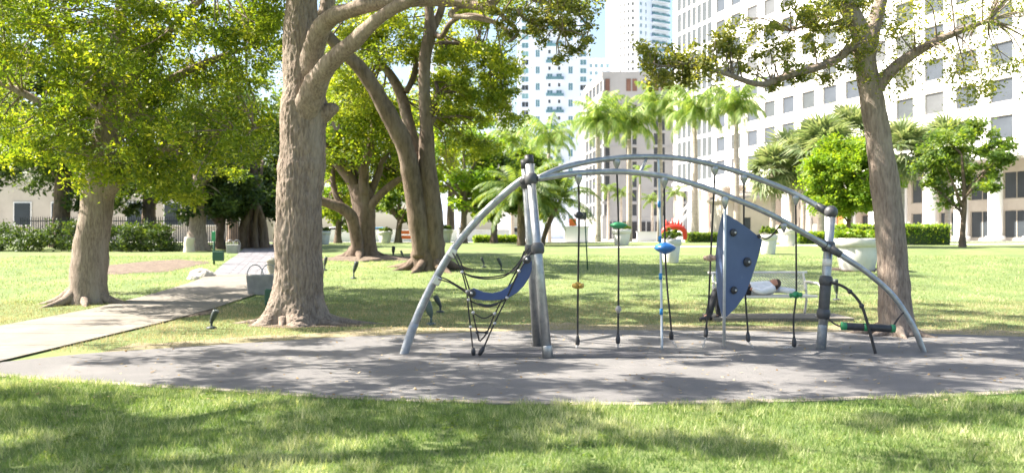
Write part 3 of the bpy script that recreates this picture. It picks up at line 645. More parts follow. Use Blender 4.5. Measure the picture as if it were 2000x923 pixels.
def fan_mesh(name, r, m, seg=18):
    V = []; R = []
    for i in range(seg):
        a = -1.9 + 3.8*i/(seg-1); w = .055; rr = r*random.uniform(.85, 1.05)*(.75+.25*math.cos(a*.6))
        q = Vector((.75 + math.cos(a)*rr*.55, math.sin(a)*rr*.55, -.05*abs(a))); e = Vector((.75 + math.cos(a)*rr, math.sin(a)*rr, -.30*rr*random.uniform(.6, 1.5))); nn = Vector((-math.sin(a), math.cos(a), 0))
        V += [Vector((.75,0,0)) - nn*.01, Vector((.75,0,0)) + nn*.01, q + nn*w, q - nn*w, q - nn*w, q + nn*w, e + nn*.006, e - nn*.006]; z = random.random(); R += [z, z]
    V += [Vector((0,-.02,0)), Vector((0,.02,0)), Vector((.76,.015,0)), Vector((.76,-.015,0))]; R.append(.8)
    A = np.array([tuple(v) for v in V]); me = bpy.data.meshes.new(name); mc = len(A)//4
    me.vertices.add(len(A)); me.vertices.foreach_set('co', A.astype(np.float32).ravel()); me.loops.add(mc*4); me.loops.foreach_set('vertex_index', np.arange(mc*4, dtype=np.int32))
    me.polygons.add(mc); me.polygons.foreach_set('loop_start', np.arange(0, mc*4, 4, dtype=np.int32))
    at = me.attributes.new('rnd', 'FLOAT', 'POINT'); at.data.foreach_set('value', np.repeat(np.array(R), 4).astype(np.float32))
    me.materials.append(m); me.update(calc_edges=True); return me
FAN = [fan_mesh('fan_leaf', 1.0, M['leaf_fan']) for _ in range(3)]
def fanpalm(px, d, top_py, label, tr=.2, n=34, sc=1.0):
    b = gx(px, d); top = P(px, top_py, d); root = empty('fan_palm', b, label, 'palm', 'fan palms in front of the offices')
    mb = MB(); mb.tube(spline([b-Vector((0,0,.1)), b.lerp(top, .5)+Vector((.06,0,0)), top], 8), [tr*1.2, tr, tr*.95], 12); mb.build('trunk', M['palmtrunk'], root)
    for i in range(n):
        u = i/n; o = bpy.data.objects.new('fan_leaf', FAN[i % 3]); COL.objects.link(o); o.parent = root; o.matrix_parent_inverse = Matrix.Translation(b).inverted()
        o.location = top + Vector((0, 0, .35*(1-u))); s = sc*random.uniform(.85, 1.15); o.scale = (s, s, s)
        o.rotation_euler = (random.uniform(-.3, .3), -1.35 + 2.5*u + random.uniform(-.15, .15), i*2.4 + px)
for px, d, ty, lab, sc in ((1508, 66, 338, 'shortest fan palm, right above the climbing panel', .95), (1545, 68, 318, 'fan palm right behind the green foothold rope', 1.05), (1568, 72, 310, 'slim fan palm between two others behind the hanging rope', 1.0), (1604, 64, 300, 'fan palm left of the round lime tree', 1.1), (1660, 72, 268, 'fan palm rising above the round lime tree', 1.1), (1760, 66, 300, 'fan palm right of the round lime tree', 1.1), (1850, 70, 290, 'fan palm near the right edge', 1.1)):
    fanpalm(px, d, ty, lab, n=52, sc=sc*1.5)

# ------------------------------------------------------------------ pots, hedges
def hedge_leaves(x0, x1, y0, y1, z0, z1, n, size):
    p = np.stack([RNG.uniform(x0, x1, n), RNG.uniform(y0, y1, n), z0 + (z1-z0)*RNG.uniform(0, 1, n)**.6], 1)
    p += RNG.normal(size=(n, 3))*.05
    nr = RNG.normal(size=(n, 3)); nr[:, 2] += .6; nr /= np.linalg.norm(nr, axis=1, keepdims=True); t = np.cross(nr, RNG.normal(size=(n, 3))); t /= np.linalg.norm(t, axis=1, keepdims=True); b = np.cross(nr, t)
    L = (size*RNG.uniform(.6, 1.3, n))[:, None]
    return np.stack([p-t*L*.5, p+b*L*.3, p+t*L*.5, p-b*L*.3], 1).reshape(-1, 3), RNG.uniform(0, 1, n)
def pot(px, base_py, h_px, w_px, label, shrub=.45, leafm='leaf_mid', d=None, empty_pot=False):
    b = gp(px, base_py) if d is None else gx(px, d); d = b.y; H = h_px*d/F; R = w_px*d/F/2
    root = empty('flower_pot', b, label, 'flower pot', 'big white pots on the lawn')
    mb = MB(); mb.lathe([(R*.66, -.03), (R*.70, .03), (R*.90, H*.76), (R*.88, H*.78)], 28, Matrix.Translation(b)); mb.build('pot', M['whitepot'], root)
    mb = MB(); mb.lathe([(R*.93, H*.74), (R*.98, H*.76), (R*1.0, H*.98), (R*.97, H), (R*.90, H), (R*.88, H*.90), (.01, H*.88)], 28, Matrix.Translation(b)); mb.build('rim', M['whitepot'], root)
    if not empty_pot:
        cl = []
        for _ in range(34):
            a = random.uniform(0, 2*PI); rr = R*.86*math.sqrt(random.random()); cl.append(((b.x+math.cos(a)*rr, b.y+math.sin(a)*rr, b.z+H+shrub*(.15+.5*(1-(rr/R)**2))*random.uniform(.4, 1.1)), .16*max(R, .5)))
        V, r = leaves(cl, 150, .085*max(R/.6, .8)); bigmesh('shrub', V, 4, M[leafm], r, root)
    return root
pot(1674, 536, 62, 92, 'largest white pot with clipped yellow-green shrub behind the steel post', .4, 'leaf_lime', 29)
pot(1310, 513, 46, 42, 'white pot behind the blue disc on the striped pole rope', .55, 'leaf_mid')
pot(1500, 496, 38, 38, 'white pot right of the climbing panel top corner', .5, 'leaf_mid')
pot(1538, 480, 32, 38, 'white pot just right behind another pot near the hanging rope', .45, 'leaf_lime')
pot(1214, 479, 31, 38, 'white pot under the green disc', .5, 'leaf_lime')
pot(868, 478, 26, 34, 'white pot just right of the forked oak trunk', .4, 'leaf_mid', 60)
pot(752, 479, 22, 30, 'white pot between the fig and the forked oak', .4, 'leaf_mid', 60)
pot(634, 486, 26, 24, 'white pot peeking out right of the big oak trunk', .3, 'leaf_mid', 52)
def hedge(px0, px1, d, depth, h, label, leafm, n):
    x0 = (px0-CX)*d/F; x1 = (px1-CX)*d/F; root = empty('hedge', gx((px0+px1)/2, d), label, 'hedge')
    z = float(hg(d)); mb = MB(); mb.bbox(x0+.08, x1-.08, d+.08, d+depth-.08, z-.05, z+h-.1, .05); mb.build('stems', M['hedgecore'], root)
    V, r = hedge_leaves(x0, x1, d, d+depth, z, z+h, n, .13); bigmesh('foliage', V, 4, M[leafm], r, root)
hedge(1344, 1404, 62, 1.2, .65, 'low clipped hedge right of the red sculpture', 'leaf_mid', 9000)
hedge(1560, 1700, 54, 1.5, .7, 'low yellow-green hedge between the pots and the offices', 'leaf_lime', 14000)
hedge(1636, 1860, 50, 1.6, 1.15, 'taller yellow-green hedge behind the largest pot', 'leaf_lime', 20000)
hedge(925, 1010, 60, 1.0, .45, 'low hedge at the lawn edge left of the twin posts', 'leaf_lime', 8000)
sh = empty('shrubbery', gx(115, 40), 'dark loose shrubbery in front of the black fence', 'shrub')
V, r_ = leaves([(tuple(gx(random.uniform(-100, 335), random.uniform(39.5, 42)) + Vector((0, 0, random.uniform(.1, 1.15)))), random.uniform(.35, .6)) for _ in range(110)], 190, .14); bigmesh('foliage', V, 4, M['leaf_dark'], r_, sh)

# ------------------------------------------------------------------ climbing structure
cs = empty('climbing_structure', gx(1100, 12.4), 'arched steel climbing structure with hanging ropes, blue panel and rope net', 'playground')
def part(mb, name, m, parent=cs, label=None):
    o = mb.build(name, m, parent)
    if label: o['label'] = label
    return o
def tubepart(name, pts, r, m, n=12, k=6, parent=cs, label=None):
    mb = MB(); mb.tube(spline(pts, k) if len(pts) > 2 else pts, r, n); return part(mb, name, m, parent, label)
tops = (P(1034, 318, 11.95), P(1026, 326, 12.35)); feet = (P(1071, 700, 11.56), P(1050, 676, 12.9))
for tp, ft in zip(tops, feet):
    po = tubepart('post', [ft - Vector((0,0,.1)), tp], [.066, .060], M['steel'], 20)
    ax = (tp-ft).normalized(); mb = MB(); mb.tube([tp - ax*.02, tp + ax*.10], .062, 16); mb.tube([tp+ax*.10, tp+ax*.108], [.062, .05], 16); part(mb, 'cap', M['blackplastic'], po)
    for fr in (.915, .555):
        c = ft.lerp(tp, fr); mb = MB(); mb.lathe([(.070, -.075), (.086, -.055), (.092, 0), (.086, .055), (.070, .075)], 20, axisM(c, ax)); part(mb, 'collar', M['collar'], po)
    mb = MB(); mb.lathe([(.069, 0), (.0675, .16), (.066, .17)], 18, axisM(ft, ax)); part(mb, 'scuffed_foot', M['steel'], po)
J0 = P(1037, 346, 11.95)
arc = [J0 + Vector((-.03, .02, 0)), P(1005, 362, 12.0), P(940, 421, 12.05), P(884, 488, 12.05), P(842, 560, 12.05), P(810, 630, 12.02), P(788, 694, 12.0) - Vector((.02, 0, .06))]
ap = tubepart('side_arc', arc, [.050, .052, .052, .054, .056, .058, .060], M['steel'], 18, 8)
mb = MB(); fa = spline(arc, 8); mb.tube(fa[-9:], .0615, 18); part(mb, 'scuffed_foot', M['steel_worn'], ap)
mb = MB(); mb.tube([J0 + Vector((-.02,0,0)), P(1018, 357, 11.98)], [.075, .062], 16); part(mb, 'socket', M['collar'], ap)
DU, DLO = 12.85, 12.15
up = [P(1052, 347, 12.1), P(1100, 327, 12.35), P(1180, 311, 12.7), P(1262, 306, DU), P(1340, 311, DU), P(1420, 329, DU), P(1500, 356, 12.8), P(1560, 382, 12.7), P(1618, 414, 12.55)]
lo = [P(1050, 349, 11.9), P(1130, 338, 12.0), P(1210, 335, DLO), P(1290, 343, DLO), P(1360, 361, DLO), P(1430, 386, DLO), P(1500, 416, DLO), P(1560, 449, 12.25), P(1618, 482, 12.4), P(1655, 506, 12.35), P(1694, 532, 12.3), P(1745, 578, 12.25), P(1785, 640, 12.2), P(1806, 693, 12.2)]
uo = tubepart('arch_rail', up, .041, M['steel'], 16, 8); lo_o = tubepart('arch_rail', lo, .041, M['steel'], 16, 8)
tubepart('brace', [P(1263, 310, DU), P(1250, 337, DLO)], .024, M['steel'], 12)
# right post with padded sleeve
rf, rt = P(1603, 684, 12.5), P(1623, 412, 12.5); rax = (rt-rf).normalized()
rp = tubepart('post', [rf - Vector((0,0,.1)), rt], .064, M['steel'], 20, label='short end post with black padded sleeve')
def onr(py): return rf.lerp(rt, (684-py)/(684-412))
mb = MB(); mb.lathe(sph(.096, 10), 20, axisM(onr(414), rax)); part(mb, 'end_ball', M['collar'], rp)
for py in (481, 548, 612):
    mb = MB(); mb.lathe([(.068, -.075), (.088, -.06), (.098, 0), (.088, .06), (.068, .075)], 20, axisM(onr(py), rax)); part(mb, 'collar', M['collar'], rp)
mb = MB(); mb.lathe([(.071, -.22), (.079, -.2), (.079, .2), (.071, .22)], 18, axisM(onr(580), rax)); part(mb, 'padded_sleeve', M['collar'], rp)
mb = MB(); mb.lathe([(.069, 0), (.0675, .36), (.0655, .37)], 18, axisM(rf, rax)); part(mb, 'scuffed_foot', M['steel_worn'], rp)
mb = MB(); mb.lathe([(.0665, -.05), (.0668, .05)], 18, axisM(onr(512), rax)); part(mb, 'white_sticker', M['whitepot'], rp)
for q in (up[-1], lo[8]):
    mb = MB(); mb.tube([q + (up[-2]-up[-1]).normalized()*.02, q + (up[-2]-up[-1]).normalized()*.19], [.066, .052], 14); part(mb, 'socket', M['collar'], rp)
mb = MB(); mb.tube([lo[8] + (lo[9]-lo[8]).normalized()*.03, lo[8] + (lo[9]-lo[8]).normalized()*.2], [.064, .05], 14); part(mb, 'socket', M['collar'], rp)
# hanging ropes
def foothold(c, m, kind, parent, w=.13):
    mb = MB()
    if kind == 'disc': mb.lathe([(.02, -.045), (w*.55, -.04), (w, 0), (w*.92, .018), (w*.4, .045), (.02, .05)], 22, Matrix.Translation(c)); return part(mb, 'disc', m, parent)
    if kind == 'ball': mb.lathe([(.02, -.085), (w*.4, -.07), (w*.85, -.03), (w, .0), (w*.85, .035), (w*.4, .07), (.02, .08)], 26, Matrix.Translation(c)); return part(mb, 'disc', m, parent)
    if kind == 'bead': mb.lathe([(.02, -.05), (w*.6, -.03), (w, 0), (w*.7, .03), (.02, .055)], 16, Matrix.Translation(c)); return part(mb, 'bead', m, parent)
    for a in range(5):   # star shaped step
        an = a*2*PI/5 + .3; e = c + Vector((math.cos(an)*w, math.sin(an)*w, random.uniform(-.012, .012)))
        mb.tube([c, c.lerp(e, .6), e, e + (e-c).normalized()*.012], [.036, .030, .036, .012], 10)
    mb.lathe([(.02, -.05), (.05, -.03), (.05, .03), (.02, .05)], 14, Matrix.Translation(c)); return part(mb, 'foothold', m, parent)
def chain(a, b, n, parent):
    for i in range(n):
        c = a.lerp(b, (i+.5)/n); t = (b-a).normalized(); s1 = t.cross(Vector((0, 1, 0))).normalized(); s2 = t.cross(s1)
        u = s1 if i % 2 else s2; L = (b-a).length/n*.62
        mb = MB(); mb.tube([c + t*(L*math.cos(q)) + u*(.013*math.sin(q)) for q in np.linspace(0, 2*PI, 13)], .0048, 6, False); part(mb, 'chain_link', M['chain'], parent)
def railpt(ctrl, px):
    sp = spline(ctrl, 10); f = [abs(CX + F*p.x/p.y - px) for p in sp]; return sp[int(np.argmin(f))]
def hang_rope(rail, px, way, sleeve, foot, steps, label):
    top = railpt(rail, px); s = P(sleeve[0], sleeve[1], 12.5); f = P(foot[0], foot[1], 12.5)
    f.z = max(f.z, .03); n = len(way); pts = [top - Vector((0, 0, .16))]
    for i, (x, y) in enumerate(way): pts.append(P(x, y, pts[0].y + (12.5-pts[0].y)*(i+1)/(n+1)))
    pts.append(s + Vector((0,0,.05)))
    ro = tubepart('rope', pts, .0135, M['rope'], 8, 8, label=label)
    mb = MB(); mb.lathe([(.012, -.17), (.03, -.13), (.055, -.07), (.055, -.03), (.02, .0)], 14, Matrix.Translation(top)); part(mb, 'hanger', M['steel'], ro)
    mb = MB(); mb.lathe([(.012, -.075), (.03, -.06), (.034, 0), (.018, .07), (.012, .08)], 14, axisM(s, pts[-2]-s)); part(mb, 'rope_end', M['blackplastic'], ro)
    chain(s - Vector((0, 0, .07)), f, 5, ro)
    for (x, y, m, kind, w) in steps:
        i = int(np.argmin([abs(HY - (p.z-EYE)*F/p.y - y) for p in spline(pts, 10)])); c = spline(pts, 10)[i]
        foothold(c, M[m], kind, ro, w)
    return ro
hang_rope(lo, 1130, [(1131, 420), (1129, 557)], (1128, 664), (1125, 684), [(0, 420, 'blackplastic', 'disc', .075), (0, 557, 'yellow', 'star', .075)], 'rope with dark disc and yellow star step')
hang_rope(up, 1208, [(1208, 440), (1208, 560)], (1207, 661), (1207, 684), [(0, 442, 'green', 'disc', .135), (0, 604, 'greyplastic', 'bead', .05)], 'rope with green disc')
hang_rope(lo, 1297, [(1299, 484), (1303, 560), (1309, 620)], (1311, 654), (1322, 682), [(0, 484, 'blueball', 'ball', .155)], 'rope with big blue disc')
hang_rope(up, 1393, [(1388, 503), (1384, 590)], (1379, 648), (1372, 681), [(0, 503, 'beige', 'star', .095)], 'rope with beige star step')
hang_rope(up, 1450, [(1453, 510), (1456, 580)], (1461, 657), (1472, 681), [(0, 510, 'blackplastic', 'bead', .07)], 'rope in front of the blue panel')
hang_rope(up, 1555, [(1555, 500), (1555, 575), (1550, 620)], (1551, 667), (1530, 682), [(0, 575, 'green', 'star', .085)], 'rope with green star step')
# loose chain ends bolted to the surface
for x0, x1 in ((1168, 1190), (1225, 1246)): chain(P(x0, 683, 12.48), P(x1, 684, 12.46), 4, cs)
# poles
t1 = railpt(up, 1285); p1 = tubepart('pole', [t1, P(1290, 480, 12.7), P(1293, 684, 12.45)], .0185, M['pole'], 12, 10, label='thin grey pole with blue bands')
for py in (408, 475, 546, 612):
    c = t1.lerp(P(1293, 684, 12.45), (py-316)/(684-316)); mb = MB(); mb.tube([c - Vector((0,0,.045)), c + Vector((0,0,.045))], .024, 14); part(mb, 'blue_band', M['blueband'], p1)
t2 = railpt(lo, 1413); tubepart('pole', [t2, P(1414, 678, 12.45)], .0215, M['pole'], 14, label='thin grey pole holding the blue panel')
mb = MB(); mb.lathe([(.02, -.19), (.04, -.12), (.058, -.05), (.02, .0)], 14, Matrix.Translation(t2)); part(mb, 'hanger', M['steel'])
# blue climbing panel: two leaves folded along the pole
def panel_leaf(pts, k):
    out = []
    for x, y in pts:
        d = 12.42 + k*abs(x-1414); out.append(P(x, y, d))
    return out
bR = panel_leaf([(1416, 417), (1440, 431), (1465, 449), (1488, 467), (1487, 476), (1480, 502), (1468, 540), (1455, 575), (1437, 600), (1417, 619)], .0045)
bL = panel_leaf([(1412, 417), (1407, 436), (1402, 462), (1399, 495), (1399, 530), (1401, 565), (1405, 595), (1412, 619)], .016)
def leafpanel(o, label):
    n = (o[2]-o[0]).cross(o[-2]-o[0]); mb = MB(); mb.prism(o, n, .022); q = part(mb, 'climbing_panel', M['bluepanel'], cs, label)
    bv = q.modifiers.new('bevel', 'BEVEL'); bv.width = .004; bv.segments = 2; bv.limit_method = 'ANGLE'; return q
pr_ = leafpanel(bR, 'large pointed blue climbing panel'); leafpanel(bL, 'narrow curved blue panel wing')
nR = (bR[2]-bR[0]).cross(bR[-2]-bR[0]).normalized()
if nR.y > 0: nR = -nR
for x, y, s in ((1430, 454, 1), (1457, 511, 1.25), (1431, 566, 1)):
    c = P(x, y, 12.42 + .0045*abs(x-1414)) + nR*.012
    mb = MB(); mb.lathe([(.050*s, 0), (.056*s, .012), (.05*s, .035), (.03*s, .05), (.004, .055)], 18, axisM(c, nR)); hh = part(mb, 'handhold', M['blackplastic'], pr_)
    mb = MB(); mb.lathe([(.018, 0), (.018, .006), (.012, .011), (.002, .012)], 12, axisM(c + nR*.052, nR)); part(mb, 'bolt', M['chain'], hh)
c = P(1481, 461, 12.42+.0045*67) + nR*.012; mb = MB(); mb.lathe([(.026, -.03), (.03, 0), (.026, .02), (.004, .025)], 14, axisM(c, nR)); part(mb, 'corner_bolt', M['blackplastic'], pr_)
tubepart('tether', [P(1482, 461, 12.7), P(1497, 466, 12.6), P(1512, 455, 12.4), P(1524, 440, 12.25), railpt(lo, 1535)], .011, M['rope'], 8, 6)
mb = MB(); mb.lathe([(.012, -.15), (.035, -.1), (.05, -.05), (.02, 0)], 12, Matrix.Translation(railpt(lo, 1530))); part(mb, 'hanger', M['steel'])
# rope net with the blue sling on the left
net = bpy.data.objects.new('rope_net', None); COL.objects.link(net); net.parent = cs; net.matrix_parent_inverse = Matrix.Translation(cs.location).inverted()
DN = 11.8
def N_(x, y, d=DN): return P(x, y, d)
def nrope(pts, r=.010, m='rope'): mb = MB(); mb.tube(spline(pts, 6) if len(pts) > 2 else pts, r, 7); return part(mb, 'net_rope', M[m], net)
A1 = N_(882, 490, 12.0); A2 = N_(852, 544, 12.02); TIP = N_(928, 696, 11.72)
nrope([A1, N_(893, 510), N_(902, 531), N_(908, 552), N_(912, 570)]); nrope([A1 + Vector((.03,.02,.03)), N_(899, 510, 11.9), N_(906, 531, 11.9), N_(913, 553, 11.9), N_(919, 572, 11.9)])
nrope([A2, N_(880, 552), N_(914, 573)]); nrope([A2 + Vector((.02,.03,.03)), N_(872, 545, 11.95), N_(893, 557, 11.95), N_(916, 570, 11.9)])
nrope([N_(912, 570), N_(915, 605), N_(919, 640), N_(924, 686)]); nrope([N_(917, 574, 11.9), N_(922, 600, 11.9), N_(926, 622, 11.9), N_(932, 648, 11.9)])
nrope([N_(932, 648, 11.9), N_(936, 665, 11.9)], .011); nrope([N_(966, 612, 11.9), N_(951, 649, 11.9), N_(937, 666, 11.9)], .011)
B1 = P(1044, 484, 11.75); nrope([B1, N_(1014, 529), N_(990, 581), N_(966, 630), N_(941, 687)], .011)
nrope([B1 + Vector((-.08,.1,.0)), N_(1000, 545, 12.0), N_(979, 587, 11.95), N_(966, 614, 11.9)])
nrope([N_(902, 531), N_(920, 538), N_(950, 541), N_(985, 536), N_(1010, 522, 11.9), N_(1024, 490, 12)]); nrope([N_(904, 532, 11.9), N_(925, 541, 11.95), N_(955, 544, 12), N_(988, 538, 12), N_(1015, 510, 12.05), N_(1028, 486, 12.1)])
nrope([N_(915, 585), N_(935, 594), N_(955, 596), N_(980, 588), N_(992, 580)]); nrope([N_(924, 610, 11.9), N_(945, 621), N_(966, 611)]); nrope([N_(932, 647, 11.9), N_(942, 648), N_(951, 648)])
mb = MB(); mb.tube(spline([N_(934, 593), N_(953, 597), N_(973, 592)], 6), [.016, .022, .022, .016], 10); part(mb, 'rubber_grip', M['blackplastic'], net)
for x, y in ((902, 531), (912, 569), (915, 585), (919, 638), (924, 610), (1014, 529), (990, 581), (966, 612), (966, 631)):
    mb = MB(); mb.lathe(sph(.024, 6), 12, Matrix.Translation(N_(x, y, DN-.01))); part(mb, 'net_clamp', M['chain'], net)
for x, y in ((932, 648), (950, 649)):
    mb = MB(); mb.lathe(sph(.026, 6), 12, Matrix.Translation(N_(x, y, 11.88))); part(mb, 'rope_knot', M['blackplastic'], net)
for a, b in ((N_(924, 678), N_(925, 694)), (N_(945, 676), N_(936, 693))):
    mb = MB(); mb.tube([a, a.lerp(b, .5), b], [.02, .034, .022], 12); part(mb, 'rope_end', M['blackplastic'], net)
chain(N_(926, 694), N_(928, 712, 11.72), 4, net); chain(N_(936, 693), N_(929, 712, 11.72), 4, net)
for a in (A1, A2):
    mb = MB(); mb.bbox(-.05, .05, -.02, .02, -.09, .03, .01, Matrix.Translation(a + Vector((.03, -.03, 0))) @ Matrix.Rotation(.5, 4, 'Y')); part(mb, 'bracket', M['chain'], net)
outer = [(917, 577), (925, 583), (945, 586), (962, 586), (978, 585), (995, 580), (1010, 571), (1023, 558), (1034, 541), (1039, 525), (1039, 510), (1035, 500)]
inner = [(1030, 498), (1025, 500), (1021, 515), (1014, 532), (1004, 548), (990, 561), (978, 568), (962, 572), (945, 570), (933, 565), (925, 562), (917, 566)]
mb = MB(); mb.prism([N_(x, y, 11.78 + .0006*(x-917)) for x, y in outer+inner], (0, 1, 0), .05); sl_ = part(mb, 'sling', M['bluepanel2'], net, 'curved navy blue rubber sling'); bv = sl_.modifiers.new('bevel', 'BEVEL'); bv.width = .008; bv.segments = 2; bv.limit_method = 'ANGLE'
for x, y in ((921, 572), (1029, 506)):
    mb = MB(); mb.lathe([(.055, 0), (.06, .02), (.05, .045), (.01, .05)], 16, axisM(N_(x, y, 11.745), (0, -1, 0))); part(mb, 'sling_clamp', M['blackplastic'], net)
    mb = MB(); mb.lathe([(.018, 0), (.018, .012), (.01, .02), (.002, .021)], 12, axisM(N_(x, y, 11.70), (0, -1, 0))); part(mb, 'bolt', M['chain'], net)
# bent rope bar and rubber seat at the other end
tubepart('rope_bar', [onr(550), P(1640, 556, 12.3), P(1662, 570, 12.2), P(1682, 595, 12.1), P(1694, 630, 12.0), P(1710, 690, 11.9)], .020, M['rope'], 10, 8)
for x, y, d in ((1660, 569, 12.2), (1683, 597, 12.1)):
    mb = MB(); mb.lathe(sph(.036, 6), 12, Matrix.Translation(P(x, y, d))); part(mb, 'rope_knot', M['blackplastic'])
tubepart('tether', [onr(614), P(1630, 632, 12.3), P(1652, 640, 12.1)], .012, M['rope'], 8, 6)
mb = MB(); mb.tube([P(1646, 636, 12.1), P(1651, 636.5, 12.1), P(1740, 641, 12.1), P(1745, 641, 12.1)], [.03, .052, .052, .03], 16); st_ = part(mb, 'rubber_seat', M['blackplastic'], cs)
for x in (1648, 1690, 1743):
    mb = MB(); c0 = P(x-4, 636+(x-1648)*.05, 12.1); c1 = P(x+4, 636.4+(x-1648)*.05, 12.1); mb.tube([c0, c1], .056, 14); part(mb, 'green_ring', M['green'], st_)
tubepart('tether', [P(1742, 640, 12.1), P(1765, 610, 12.2), P(1780, 632, 12.2)], .012, M['rope'], 8, 6)

# ------------------------------------------------------------------ lawn spotlights
def spot(px, py_base, h_px, label, m='fixture', lean=.3, rz=0., w=1.0, d=None):
    b = gp(px, py_base) if d is None else gx(px, d); d = b.y; H = h_px*d/F
    root = empty('garden_spotlight', b, label, 'spotlight', 'black spotlights in the lawn')
    mb = MB(); mb.lathe([(.09, -.02), (.09, .03), (.05, .045), (.03, .05)], 14, Matrix.Translation(b)); part(mb, 'base', M[m], root)
    mb = MB(); k = b + Vector((0, 0, H*.38)); mb.tube([b, k], .022, 8); mb.lathe(sph(.035, 6), 10, Matrix.Translation(k)); part(mb, 'stem', M[m], root)
    ax = Vector((math.sin(rz)*math.sin(lean), -math.cos(rz)*math.sin(lean)*.5, math.cos(lean))).normalized(); Hh = H*.66; R = .24*Hh*w
    mb = MB(); mb.lathe([(R*.35, -.02*Hh), (R*.72, .12*Hh), (R*.98, .5*Hh), (R, .86*Hh), (R*.9, 1.0*Hh), (R*.82, .95*Hh)], 18, axisM(k, ax)); hd = part(mb, 'lamp_head', M[m], root)
    mb = MB(); mb.lathe([(R*.8, .94*Hh), (R*.5, .965*Hh), (.002, .97*Hh)], 16, axisM(k, ax)); part(mb, 'lens', M['lens'], hd)
spot(413, 642, 38, 'black spotlight alone on the near left verge', 'fixture', .45, 1.2, 1.0)
spot(842, 634, 46, 'greenish spotlight right beside the arch foot', 'fixture_green', -.3, 1.3, 1.05)
spot(860, 610, 34, 'black spotlight just behind the greenish one', 'fixture', -.5, 1.3, .95)
spot(691, 544, 33, 'black spotlight on the lawn below the fig', 'fixture', .3, 1.3, .8)
spot(634, 528, 26, 'black spotlight right next to the big trunk', 'fixture', .2, 1.3, .8)
spot(768, 503, 22, 'black spotlight on the mulch right of the fig', 'fixture', .05, 1.3, 1.0)
spot(787, 506, 17, 'small black spotlight nearest left of the forked oak', 'fixture', -.4, 1.3, .8)
spot(945, 522, 20, 'black spotlight behind the net, left of the pair', 'fixture', -.4, 1.3, .8)
spot(979, 528, 25, 'black spotlight behind the net, right of the pair', 'fixture', -.45, 1.3, .8)
spot(1634, 586, 40, 'black spotlight behind the padded end post', 'fixture', -.1, 1.3, .8)

# ------------------------------------------------------------------ bench and sleeper
BD = pb.y; bx0 = (1400-CX)*BD/F; bx1 = (1588-CX)*BD/F; BZ = .075
bench = empty('park_bench', ((bx0+bx1)/2, BD, BZ), 'pale metal mesh park bench with a person lying on it', 'bench')
Bc = Vector(((bx0+bx1)/2, BD, BZ)); BW = bx1-bx0
BM = Matrix.Translation(Bc) @ Matrix.Rotation(math.radians(7), 4, 'Z')
def bt(name, pts, r, n=10, k=5): mb = MB(); mb.tube([BM @ Vector(p) for p in (spline(pts, k) if len(pts) > 2 else pts)], r, n); return part(mb, name, M['benchmetal'], bench)
hw = BW/2; SZ = .40; ST = -.28; SB = .18      # seat height, front and back edge
mb = MB(); mb.bbox(-hw, hw, ST-.03, ST+.025, SZ-.04, SZ+.012, .012, BM); part(mb, 'seat_rail', M['benchmetal'], bench)
mb = MB(); mb.bbox(-hw, hw, SB-.02, SB+.03, SZ-.05, SZ, .012, BM); part(mb, 'seat_rail', M['benchmetal'], bench)
BA = Vector((0, SB+.03, SZ+.06)); BT = Vector((0, SB+.17, SZ+.43))
def mesh_panel(name, o, u, v, nu, nv, r):
    """expanded-metal panel: two crossing families of thin bars"""
    mb = MB(); lu, lv = u.length, v.length; uu, vv = u.normalized(), v.normalized(); st = lu/nu; w = uu.cross(vv)*r
    for s in (1, -1):
        for i in range(-nv, nu+nv):
            x0 = i*st; x1 = x0 + lv*.9; y0, y1 = 0., lv
            if s < 0: x0, x1 = x1, x0
            if (x0 < 0 and x1 < 0) or (x0 > lu and x1 > lu): continue
            a, b = (x0, y0), (x1, y1)
            def cl(p, q):
                if p[0] < 0: f = (0-p[0])/(q[0]-p[0]); return (0, p[1]+(q[1]-p[1])*f)
                if p[0] > lu: f = (lu-p[0])/(q[0]-p[0]); return (lu, p[1]+(q[1]-p[1])*f)
                return p
            a, b = cl(a, b), cl(b, a)
            A = o + uu*a[0] + vv*a[1] + w*s*.5; B = o + uu*b[0] + vv*b[1] + w*s*.5
            if (A-B).length > .02: mb.tube([BM @ A, BM @ B], r, 4, False)
    return part(mb, name, M['benchmetal'], bench)
mesh_panel('seat_mesh', Vector((-hw+.02, ST+.02, SZ-.005)), Vector((2*hw-.04, 0, 0)), Vector((0, SB-ST-.03, 0)), 32, 12, .006)
mesh_panel('backrest_mesh', Vector((-hw+.03, BA.y, BA.z)), Vector((2*hw-.06, 0, 0)), BT-BA, 32, 12, .0075)
bt('backrest_frame', [(-hw, BA.y, BA.z), (-hw, BT.y-.01, BT.z-.03), (-hw+.05, BT.y, BT.z), (hw-.05, BT.y, BT.z), (hw, BT.y-.01, BT.z-.03), (hw, BA.y, BA.z)], .026, 10, 4)
for s in (-1, 1):
    x = s*(hw+.02)
    bt('leg', [(x, ST-.02, 0), (x+s*.03, ST-.0, SZ*.5), (x+s*.05, ST-.03, SZ+.1), (x+s*.05, ST+.02, SZ+.2)], .026, 10)
    bt('leg', [(x, SB+.14, 0), (x, SB+.05, SZ*.7), (x, SB+.08, SZ+.2)], .024, 10)
    bt('armrest', [(x+s*.05, ST+.0, SZ+.19), (x+s*.04, ST+.12, SZ+.235), (x, SB+.1, SZ+.25)], .026, 10)
    mb = MB(); mb.bbox(x-.05, x+.05, ST-.08, ST+.05, 0, .012, .004, BM); part(mb, 'foot_plate', M['benchmetal'], bench)
